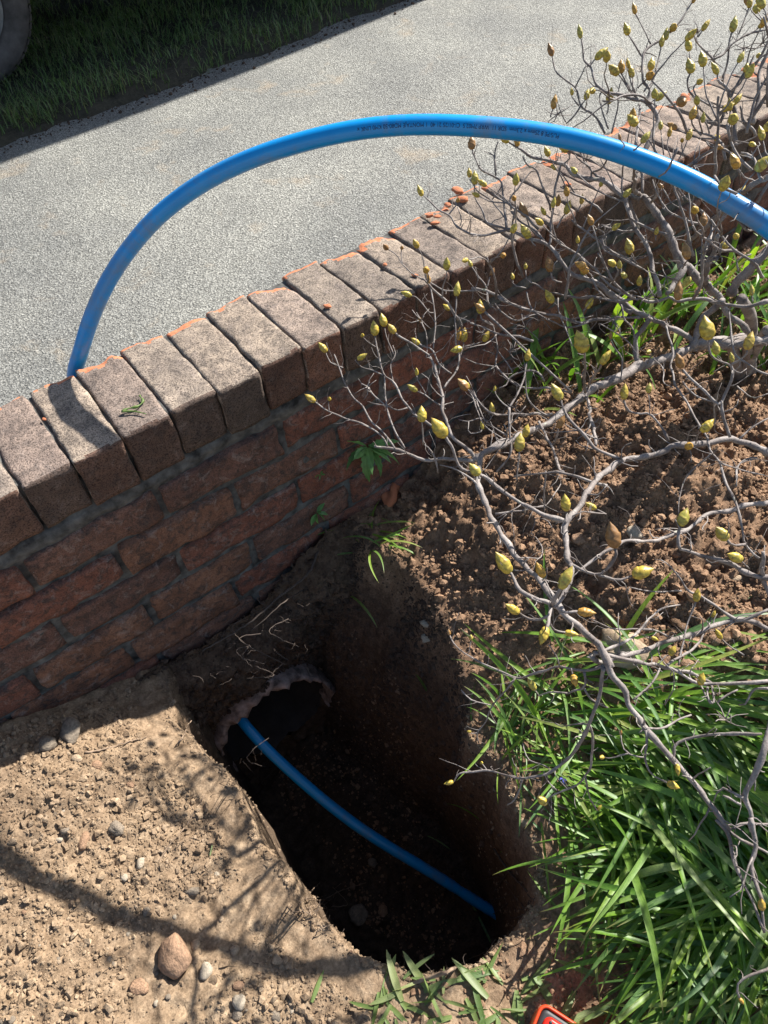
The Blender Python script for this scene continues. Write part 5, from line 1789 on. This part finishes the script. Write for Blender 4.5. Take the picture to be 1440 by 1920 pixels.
def loose(P, az, L, label, group='cut leaves lying below the pit', m=None):
    o = link('loose_leaf', FLAT[ls.randrange(6)])
    o.location = P
    o.rotation_euler = (ls.gauss(0, .2), ls.gauss(-.03, .08), az)
    o.scale = (L, L, L)
    return tag(o, label, 'leaf', group)


for k in range(46):
    px, py = ls.uniform(690, 1010), ls.uniform(1835, 1915)
    P = hit(px, py)
    loose(P + np.array([0, 0, .004]), ls.uniform(0, 6.28), ls.uniform(.03, .075), 'pale cut leaf lying on the earth below the pit')
for px, py in ((1030, 1800), (1060, 1740), (1120, 1830), (1160, 1880), (1075, 1860), (1000, 1830), (1040, 1700), (1110, 1760)):
    loose(hit(px, py) + np.array([0, 0, .005]), ls.uniform(0, 6.28), ls.uniform(.06, .10), 'long limp leaf on the dark earth right of the pit', 'limp leaves beside the pit')
loose(hit(585, 1880) + np.array([0, 0, .004]), .6, .045, 'single green leaf blade on smooth earth at the bottom', None)
loose(hit(395, 1605) + np.array([0, 0, .004]), .9, .022, 'tiny green leaf scrap on the trodden edge of the pit', None)
o = loose(hit(800, 1300) + np.array([0, 0, .012]), 1.9, .055, 'short wide green leaf standing out of the dark bank', None)
o.rotation_euler = (0, -1.1, 1.9)
mb = MB()
P = np.array([at_z(px, py, .004) for px, py in ((228, 772), (240, 766), (258, 762), (268, 752), (262, 742))])
mb.add(*tube(spline(P, 20) - P[0], np.array([.0018] * 20) * (1 + .5 * np.sin(np.arange(20))), 6))
P2_ = np.array([at_z(px, py, .004) for px, py in ((228, 772), (250, 771), (274, 776))])
mb.add(*tube(spline(P2_, 12) - P[0], np.linspace(.0018, .0008, 12), 6))
tag(mb.build('plant_stem', MAT['cutleaf'], None, loc=Vector(P[0])), 'broken green plant stem lying on the wall coping', 'stem')


# ================================================================== weeds in the wall
def lobed_leaf(L, W, teeth, droop):
    n_ = 18
    t = np.linspace(0, 1, n_)
    wd = W * np.sin(np.pi * np.clip(t, .03, 1) ** .75) * (0.62 + .38 * np.abs(np.sin(t * np.pi * teeth))) / 2
    ang = .25 - droop * t
    x = np.cumsum(np.cos(ang)) * L / n_
    z = np.cumsum(np.sin(ang)) * L / n_
    V = []
    for i in range(n_):
        for q in (-1, 0, 1):
            V.append((x[i], q * wd[i], z[i] + abs(q) * wd[i] * .2))
    return np.array(V), [(i * 3 + q, i * 3 + q + 1, i * 3 + q + 4, i * 3 + q + 3) for i in range(n_ - 1) for q in (0, 1)]


def weed(px, py, n_, L0, L1, W, teeth, label, name):
    c = at_y(px, py, -.004)
    t = thing(name, label, 'plant', tuple(c))
    for k in range(n_):
        V, F = lobed_leaf(ls.uniform(L0, L1), W * ls.uniform(.8, 1.2), teeth, ls.uniform(.3, 1.3))
        me = mesh_np('leaf', V, np.array(F))
        o = link('leaf', me, MAT['weed'], t)
        a = -math.pi / 2 + (k / (n_ - 1) - .5) * 3.6 + ls.uniform(-.2, .2)
        o.rotation_euler = (ls.gauss(0, .3), ls.gauss(.2, .5), a)


weed(690, 838, 11, .05, .085, .022, 5.5, 'toothed green weed growing from a mortar joint of the wall', 'wall_weed')
weed(594, 962, 7, .022, .032, .011, .5, 'small round leaved seedling growing low on the wall', 'wall_seedling')
weed(601, 890, 4, .009, .014, .005, .5, 'tiny green sprout in the wall joint above the seedling', 'wall_sprout')

# ================================================================== stones
import bmesh


def stone_mesh(seed, flat=.7, ang=.25, sub=3):
    bm = bmesh.new()
    bmesh.ops.create_icosphere(bm, subdivisions=sub, radius=1)
    V = np.array([v.co[:] for v in bm.verts])
    F = np.array([[v.index for v in f.verts] for f in bm.faces])
    bm.free()
    o = seed * 3.1
    V = V * (1 + ang * fbm(V[:, 0] + o, V[:, 1], V[:, 2], 1.1, 4, .5))[:, None]
    r = np.random.default_rng(seed)
    for k in range(4):                                   # a few worn flats
        n_ = r.normal(size=3)
        n_ /= np.linalg.norm(n_)
        d = V @ n_
        lim = r.uniform(.62, .9)
        V = V - np.clip(d - lim, 0, 9)[:, None] * n_ * .8
    V[:, 2] *= flat
    V = V * (1 + .02 * fbm(V[:, 0] + o, V[:, 1], V[:, 2], 6, 3))[:, None]
    return mesh_np('stone', V, F)


SM = {}


def stone(px, py, wpx, hpx, m, label, group=None, name='stone', sink=.35, flat=.7, seed=None, ang=.25, on=None):
    P = hit(px, py) if on is None else on
    d = float((P - CAM) @ ROT[2])
    a = wpx * d / FPX / 2
    b = hpx * d / FPX / 2
    seed = seed if seed is not None else ls.randrange(1, 12)
    key = (seed, flat, ang, m)
    if key not in SM:
        SM[key] = stone_mesh(seed, flat, ang, 3 if max(wpx, hpx) > 30 else 2)
        SM[key].materials.append(MAT[m])
    o = link(name, SM[key])
    o.location = Vector(P + np.array([0, 0, min(a, b) * flat * (1 - 2 * sink)]))
    o.rotation_euler = (ls.gauss(0, .15), ls.gauss(0, .15), -.65 + ls.gauss(0, .2))
    o.scale = (a, b * 1.1, (a + b) / 2)
    return tag(o, label, 'stone', group)


stone(335, 1797, 62, 68, 'stone_brown', 'largest rounded brown stone in the dry soil, shaded by twigs', seed=2, sink=.2, flat=.75)
stone(366, 1773, 20, 22, 'stone_tan', 'pale angular pebble leaning on the largest brown stone', seed=3)
stone(386, 1820, 25, 29, 'stone_pale', 'round pale pebble right of the largest brown stone', seed=4)
stone(137, 1372, 40, 52, 'stone_grey', 'egg shaped grey cobble half in the shadow of the wall', seed=5, sink=.2)
stone(88, 1397, 40, 30, 'stone_grey', 'dark flat stone left of the egg shaped cobble', seed=6)
stone(157, 1579, 18, 33, 'stone_brown', 'orange upright pebble in the dry soil', seed=7)
stone(220, 1553, 34, 22, 'stone_grey', 'grey stone with a flat dark side above the pale oval pebble', seed=8)
stone(264, 1619, 16, 22, 'stone_pale', 'white oval pebble on the dry soil', seed=9)
stone(262, 1850, 36, 30, 'stone_brown', 'brown stone sunk in the soil left of the largest stone', seed=10)
stone(360, 1672, 30, 17, 'stone_grey', 'flat grey stone near the trodden edge of the pit', seed=11)
stone(440, 1782, 20, 18, 'stone_tan', 'tan pebble beside the broad pipe shadow', seed=3)
stone(450, 1877, 28, 26, 'stone_pale', 'chalky angular lump near the bottom edge', seed=1, ang=.45)
stone(444, 1903, 22, 20, 'stone_grey', 'round grey pebble at the bottom edge', seed=4)
stone(518, 1908, 22, 18, 'stone_grey', 'smooth dark pebble at the bottom edge, the right one of two', seed=2)
stone(450, 1849, 28, 16, 'stone_brown', 'long flat brown pebble above the chalky lump', seed=6)
stone(145, 1422, 26, 16, 'stone_tan', 'tan flat pebble below the egg shaped cobble', seed=8)
stone(182, 1435, 22, 19, 'stone_brown', 'triangular brown pebble at the rim of the wall shadow', seed=5)
stone(123, 1558, 20, 11, 'stone_grey', 'thin grey pebble left of the orange one', seed=9)
stone(673, 1714, 38, 36, 'stone_grey', 'pale stone lying on the floor of the pit', seed=1, ang=.4)
stone(698, 1618, 20, 18, 'stone_grey', 'small stone on the pit floor behind the blue pipe', seed=5)
stone(718, 1712, 20, 30, 'stone_brown', 'dim brown stone beside the pale one on the pit floor', seed=6)
stone(1190, 1000, 34, 30, 'stone_pale', 'pale stone in the heap below the leafing bud', seed=1, ang=.4)
stone(1165, 1218, 92, 74, 'stone_tan', 'big pale sandy rock behind the strap leaves', seed=8, ang=.45, sink=.3)
stone(1295, 1252, 44, 30, 'stone_brown', 'dark brown flat cobble in the stony part of the heap', seed=6)
stone(1085, 1012, 30, 26, 'stone_brown', 'brown stone between the thick branch and the heap', seed=10)
stone(1340, 1200, 30, 26, 'stone_brown', 'rough brown stone in front of the curled twig', seed=3)
stone(1378, 1086, 24, 15, 'stone_tan', 'flat tan pebble below the long pale branch', seed=4)
stone(800, 1168, 26, 15, 'stone_pale', 'upper one of two white flakes on the dark bank', seed=1, ang=.5, flat=.3)
stone(801, 1196, 24, 16, 'stone_pale', 'lower one of two white flakes on the dark bank', seed=9, ang=.5, flat=.3)
stone(735, 928, 34, 60, 'chip', 'broken lump of red brick lying at the wall foot', name='brick_lump', seed=8, ang=.5, sink=.1, flat=.8)
k = 0
while k < 130:
    px, py = ls.uniform(0, 620), ls.uniform(1400, 1918)
    x, y, z = hit(px, py)
    d = float(poly_sd(np.array([x]), np.array([y]), TOP)[0])
    if d > -.085 and not (py > 1830 and px > 380 and d < -.03):
        continue
    if ls.random() < .3 and px > 350:
        continue
    w_ = min(16, 4.5 + ls.expovariate(.28))
    stone(px, py, w_, w_ * ls.uniform(.7, 1.1), ls.choice(['stone_tan', 'stone_tan', 'stone_tan', 'stone_tan', 'stone_pale', 'stone_grey', 'stone_brown', 'crumb_dry', 'crumb_dry', 'crumb_dry']), 'small pebble scattered over the dry soil left of the pit', 'small pebbles on the dry soil', 'pebble')
    k += 1
k = 0
while k < 70:
    px, py = ls.uniform(1080, 1440), ls.uniform(1080, 1290)
    w_ = min(24, 8 + ls.expovariate(.18))
    stone(px, py, w_, w_ * ls.uniform(.7, 1.1), ls.choice(['stone_brown', 'stone_brown', 'crumb_red', 'crumb_red']), 'small dark stone in the stony foot of the soil heap', 'small stones in the heap foot', 'pebble')
    k += 1
# chips of coping brick
for px, py, w_ in ((804, 406, 15), (822, 407, 13), (818, 419, 17), (778, 517, 14), (721, 497, 10), (614, 575, 16), (1062, 346, 15), (868, 376, 20), (840, 385, 14), (83, 787, 9), (857, 360, 24)):
    P = at_z(px, py, .004)
    stone(px, py, w_, w_ * .7, 'chip', 'small orange chip of brick lying on the coping', 'brick chips on the coping', 'brick_chip', sink=.2, flat=.45, ang=.5, on=P)


# ================================================================== soil crumbs
def clods(name, X, Y, R, m, label, squash=.8, lift=.25, P3=None):
    base = []
    for k in range(8):
        bm = bmesh.new()
        bmesh.ops.create_icosphere(bm, subdivisions=1, radius=1)
        v = np.array([q.co[:] for q in bm.verts])
        f = np.array([[q.index for q in p_.verts] for p_ in bm.faces])
        bm.free()
        v = v * rng.uniform(.5, 1.3, (len(v), 1)) * rng.uniform(.7, 1.2, (1, 3))
        base.append(v)
    base = np.array(base)
    n_ = len(X)
    k = rng.integers(0, 8, n_)
    q = rng.normal(size=(n_, 4))
    q /= np.linalg.norm(q, axis=1)[:, None]
    a, b, c, d = q.T
    M_ = np.stack([1 - 2 * (c * c + d * d), 2 * (b * c - a * d), 2 * (b * d + a * c), 2 * (b * c + a * d), 1 - 2 * (b * b + d * d), 2 * (c * d - a * b),
                   2 * (b * d - a * c), 2 * (c * d + a * b), 1 - 2 * (b * b + c * c)], 1).reshape(n_, 3, 3)
    V = np.einsum('nij,nvj->nvi', M_, base[k]) * R[:, None, None]
    V[:, :, 2] *= squash
    V += (np.stack([X, Y, tz(X, Y) + R * lift], 1) if P3 is None else P3)[:, None, :]
    nv = base.shape[1]
    F = (np.arange(n_)[:, None, None] * nv + f[None]).reshape(-1, 3)
    return tag(link(name, mesh_np(name, V.reshape(-1, 3), F, False), MAT[m]), label, 'soil', kind='stuff')


def sample(n_, x0, x1, y0, y1, fn):
    X = rng.uniform(x0, x1, n_)
    Y = rng.uniform(y0, y1, n_)
    Z, D, H = terrain(X, Y)
    ok = rng.uniform(0, 1, n_) < fn(X, Y, D, H)
    return X[ok], Y[ok]


X, Y = sample(120000, .5, 1.75, -.95, -.005, lambda X, Y, D, H: np.clip(H * 1.3 + .15 * (X > .48), 0, 1) * (D < -.002) * np.clip(.55 + .6 * fbm(X, Y, 5, 9, 3), .12, 1))
R_ = np.clip(rng.lognormal(math.log(.0019), .62, len(X)), .0008, .011)
clods('heap_crumbs', X, Y, R_, 'crumb_red', 'crumbly reddish brown dug soil covering the heap')
X, Y = sample(46000, -.52, .1, -.98, -.01, lambda X, Y, D, H: (D < -.060) * np.clip(.42 + 1.5 * fbm(X, Y, 5, 6, 3), .06, 1))
R_ = np.clip(rng.lognormal(math.log(.00125), .75, len(X)), .0005, .0085)
clods('dry_crumbs', X, Y, R_, 'crumb_dry', 'pale dry crumbs of soil left of the pit')
X, Y = sample(16000, .0, .62, -1.15, -.02, lambda X, Y, D, H: ((D < -.004) | (D > .1)) * (X > .05) * np.clip(.3 + .6 * fbm(X, Y, 5, 8, 3), .02, 1))
R_ = np.clip(rng.lognormal(math.log(.0024), .5, len(X)), .001, .010)
clods('bank_crumbs', X, Y, R_, 'crumb_red', 'dark crumbs of soil round the pit', lift=.1)


X, Y = sample(30000, -.02, .45, -.85, -.03, lambda X, Y, D, H: (np.abs(D + .002) < .014) * .8)
R_ = np.clip(rng.lognormal(math.log(.0019), .5, len(X)), .0008, .007)
clods('lip_crumbs', X, Y, R_, 'crumb_dry', 'ragged crumbling soil along the cut edge of the pit', lift=.1)


k_ = rng.integers(0, len(PITV), 5000)
P3 = PITV[k_] + rng.normal(size=(5000, 3)) * .003
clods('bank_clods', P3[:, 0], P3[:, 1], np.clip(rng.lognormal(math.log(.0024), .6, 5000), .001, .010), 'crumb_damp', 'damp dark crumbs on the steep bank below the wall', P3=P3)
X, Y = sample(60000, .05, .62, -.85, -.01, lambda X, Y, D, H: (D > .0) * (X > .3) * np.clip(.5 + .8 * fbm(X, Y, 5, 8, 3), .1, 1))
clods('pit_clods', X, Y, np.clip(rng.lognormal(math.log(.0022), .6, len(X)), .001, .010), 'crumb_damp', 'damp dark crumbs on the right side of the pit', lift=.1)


# grit gathered along the far edge of the lane
n_ = 900
X = rng.uniform(.1, 3.4, n_)
Y = edge_y(X) + 0.035 * fbm(X, 0 * X, 0, 2.6, 5, 0.6) - np.abs(rng.normal(0, .05, n_)) - .005
R_ = np.clip(rng.lognormal(math.log(.0028), .6, n_), .001, .010)
clods('lane_grit', X, Y, R_, 'crumb_damp', 'grit and crumbs of earth along the far edge of the lane', P3=np.stack([X, Y, ROAD_Z + R_ * .3], 1))


# ================================================================== roots
def root(pts, r0, r1, label, m='root', group=None, lift=.003, fork=0):
    P = []
    for q in pts:
        p_ = hit(q[0], q[1]) if len(q) == 2 else at_d(q[0], q[1], float((hit(q[0], q[1]) - CAM) @ ROT[2]) - q[2])
        P.append(p_ + np.array([0, 0, lift]))
    S = spline(np.array(P), max(8, 6 * len(P)))
    n_ = len(S)
    S[1:-1] += rng.normal(size=(n_ - 2, 3)) * .0007
    mb = MB()
    mb.add(*tube(S - P[0], np.linspace(r0, r1, n_) * (1 + .12 * rng.normal(size=n_)), 6))
    return tag(mb.build('root', MAT[m], None, loc=Vector(P[0])), label, 'root', group)


root([(597, 1035), (575, 1080), (530, 1115, .02), (480, 1160, .02), (435, 1190), (380, 1222)], .0028, .0016, 'long grey root running down along the wall foot', 'rootdark')
root([(590, 1095), (540, 1125, .015), (500, 1160, .02), (470, 1185)], .0020, .001, 'shorter grey root below the long one at the wall foot', 'rootdark')
root([(770, 1845), (820, 1828, .01), (850, 1818, .015), (880, 1800, .03), (907, 1786, .05)], .0028, .0012, 'brown forked root over the near edge of the pit', 'root')
root([(840, 1822, .015), (835, 1805, .03), (828, 1793, .05)], .0014, .0006, 'short spur rising from the brown root at the near edge', 'root')
root([(926, 1592, .02), (945, 1622, .03), (962, 1645, .02), (990, 1672)], .0024, .0012, 'grey root stub hanging in the right side of the pit', 'rootdark')
root([(300, 1618), (318, 1585), (345, 1555), (380, 1500), (385, 1490)], .0016, .0010, 'thin bent root on the trodden earth left of the pit', 'root')
root([(160, 1412), (200, 1405), (240, 1392), (276, 1383)], .0018, .0009, 'forked pale root in the sun below the wall shadow', 'root')
root([(330, 1400), (345, 1380, .01), (352, 1362, .02), (360, 1352, .03)], .0014, .0010, 'thin root sticking up at the top corner of the trodden earth', 'root')
for k in range(46):
    if k < 18:
        px, py = ls.gauss(590, 18), ls.gauss(1705, 18)
        q = [(px, py), (px + ls.gauss(8, 12), py - ls.uniform(5, 22), .01), (px + ls.gauss(22, 22), py - ls.uniform(8, 45), .03)]
    elif k < 30:
        px, py = ls.uniform(440, 600), ls.uniform(1080, 1250)
        q = [(px, py), (px + ls.gauss(0, 20), py + ls.uniform(5, 25), .01), (px + ls.gauss(0, 35), py + ls.uniform(20, 60), .008)]
    elif k < 38:
        px, py = ls.uniform(440, 530), ls.uniform(1440, 1480)
        q = [(px, py), (px + ls.gauss(0, 20), py - ls.uniform(5, 25), .02), (px + ls.gauss(10, 30), py - ls.uniform(20, 60), .03)]
    else:
        px, py = ls.uniform(940, 1010), ls.uniform(1640, 1720)
        q = [(px, py), (px - ls.uniform(5, 30), py + ls.gauss(0, 12), .01), (px - ls.uniform(10, 55), py + ls.gauss(0, 30), .02)]
    root(q, .0011, .0005, 'thin fibrous root sticking out of the cut edge of the pit', 'root' if k < 18 else 'rootdark', 'thin roots round the pit')
FR = MB()
for k in range(420):
    z_ = ls.random()
    if z_ < .45:
        i = ls.randrange(0, 9)
        a, b = LIP[i], LIP[i + 1]
        u_ = ls.random()
        px, py = a[0] * (1 - u_) + b[0] * u_ + ls.gauss(-4, 8), a[1] * (1 - u_) + b[1] * u_ + ls.gauss(0, 8)
    elif z_ < .75:
        px, py = ls.uniform(380, 720), ls.uniform(1030, 1280)
    else:
        px, py = ls.uniform(150, 520), ls.uniform(1400, 1850)
    p0 = hit(px, py)
    if p0[2] < -.95:
        continue
    d = np.array([ls.gauss(0, 1), ls.gauss(0, 1), ls.gauss(.1, .5)])
    d /= np.linalg.norm(d)
    L = ls.uniform(.006, .028)
    P = [p0]
    for j in range(4):
        d = d + np.array([ls.gauss(0, .4), ls.gauss(0, .4), ls.gauss(0, .4)])
        d /= np.linalg.norm(d)
        P.append(P[-1] + d * L / 4)
    P = np.array(P)
    FR.add(*tube(P, np.linspace(.0006, .0003, 5), 4))
tag(FR.build('root_fibres', MAT['rootdark']), 'fine broken root fibres round the pit edge', 'roots', kind='stuff')

# ================================================================== red and black tool at the bottom edge
tc = at_z(1016, 1874, -.485)
ux = at_z(1086, 1920, -.485) - tc
uy = at_z(984, 1922, -.485) - tc
ux[2] = 0
ux /= np.linalg.norm(ux)
uy = np.array([-ux[1], ux[0], 0]) * np.sign(ux[0] * uy[1] - ux[1] * uy[0])
tool = thing('hand_tool', 'red and black hand tool with rounded case lying at the bottom edge', 'tool', tuple(tc - np.array([0, 0, .05])))


def rrect(w_, h_, r_, inset, n_=7):
    pts = []
    for cx, cy, a0 in ((w_ - r_, h_ - r_, 0), (r_, h_ - r_, 90), (r_, r_, 180), (w_ - r_, r_, 270)):
        for k in range(n_):
            a = math.radians(a0 + 90 * k / (n_ - 1))
            pts.append((cx + (r_ - inset) * math.cos(a), cy + (r_ - inset) * math.sin(a)))
    return np.array(pts)


def rbox(w_, h_, r_, levels):
    """levels: (inset, z)"""
    V, F = [], []
    m_ = 28
    for ins, z_ in levels:
        p_ = rrect(w_, h_, r_, ins)
        V += [tuple(a * ux + b * uy + np.array([0, 0, z_])) for a, b in p_]
    for i in range(len(levels) - 1):
        F += [(i * m_ + j, i * m_ + (j + 1) % m_, (i + 1) * m_ + (j + 1) % m_, (i + 1) * m_ + j) for j in range(m_)]
    F.append(tuple((len(levels) - 1) * m_ + j for j in range(m_)))
    F.append(tuple(range(m_ - 1, -1, -1)))
    return np.array(V), F


mb = MB()
mb.add(*rbox(.115, .075, .014, [(.004, -.02), (0, -.014), (0, .044), (.0015, .048), (.003, .049), (.005, .047), (.0055, .042)]))
mb.build('case_shell', MAT['orange'], tool)
mb = MB()
mb.add(*rbox(.115, .075, .014, [(.0056, .030), (.0056, .0445), (.008, .0465), (.011, .0470)]))
mb.build('rubber_inlay', MAT['plastic'], tool)
mb = MB()
V, F = rbox(.091, .05, .010, [(0, .040), (0, .0500), (.002, .0525), (.005, .0535)])
mb.add(V + .012 * ux + .012 * uy, F)
top = mb.build('top_cover', MAT['red'], tool)
mb = MB()
V, F = lathe([(.0022, 0), (.0022, .0008), (.0002, .0008)], 14)
mb.add(V + .021 * ux + .019 * uy + np.array([0, 0, .0533]), F)
mb.build('screw_hole', MAT['plastic'], top)

# ================================================================== snail shell and a fallen blue flower
P = hit(1252, 1735) + np.array([0, 0, .02])
V, F = [], []
sh = MB()
tt = np.linspace(0, 5.2 * math.pi, 90)
rad_ = .0058 * np.exp(-.13 * tt)
path = np.stack([rad_ * 1.05 * np.cos(tt), rad_ * 1.05 * np.sin(tt), .0062 * (1 - np.exp(-.10 * tt))], 1)
sh.add(*tube(path, rad_ * .85, 12))
o = sh.build('snail_shell', MAT['shell'], None, loc=Vector(P))
o.rotation_euler = (-.5, .2, .4)
tag(o, 'small striped snail shell among the strap leaves', 'shell')
c = hit(1053, 1470) + np.array([0, 0, .03])
fl = thing('blue_flower', 'tiny blue bell flower lying among the strap leaves', 'flower', tuple(c))
for k in range(6):
    V, F = strap_mesh('petal', .9, 1.6, .38, seg=6, fold=.2)
    o = link('petal', mesh_np('petal', V * .012, np.array(F)), MAT['flower'], fl)
    o.rotation_euler = (.6, .2, k * math.pi / 3)

# ================================================================== unseen leafy bush, added at the right to shade the lower strap leaves
bc = np.array([1.19, -.90, .08])
bush = thing('added_shade_bush', 'unseen leafy green bush added right of the strap leaves to shade them', 'shrub', (1.22, -.92, float(tz(1.22, -.92)) - .01))
B0 = np.array(bush.location[:])
tops = []
for k in range(9):
    d = rng.normal(size=3) * np.array([.11, .12, .08])
    e_ = bc + d
    S = spline(np.array([B0, (B0 + e_) / 2 + rng.normal(size=3) * .02, e_]), 14)
    mb = MB()
    mb.add(*tube(S - B0, np.linspace(.008, .002, 14), 7))
    mb.build('stem', MAT['bark'], bush)
    tops.append(e_)
n_ = 900
u_ = rng.normal(size=(n_, 3))
u_ /= np.linalg.norm(u_, axis=1)[:, None]
C = bc + u_ * (rng.uniform(.15, 1, (n_, 1)) ** .5) * np.array([.20, .25, .20])
mb = MB()
tn = []
for c_ in C:
    a = rng.normal(size=3)
    a /= np.linalg.norm(a)
    b = np.cross(a, rng.normal(size=3))
    b /= np.linalg.norm(b)
    nrm_ = np.cross(a, b)
    L = rng.uniform(.03, .06)
    W_ = L * .34
    mb.add(np.array([c_ - a * L / 2, c_ + b * W_ / 2 + nrm_ * W_ * .15, c_ + a * L / 2, c_ - b * W_ / 2 + nrm_ * W_ * .15, c_]) - B0, [(0, 1, 4), (1, 2, 4), (2, 3, 4), (3, 0, 4)])
    tn += [rng.uniform()] * 5
me = mb.mesh('crown')
me.attributes.new('tint', 'FLOAT', 'POINT').data.foreach_set('value', np.array(tn, np.float32))
link('crown', me, MAT['weed'], bush)
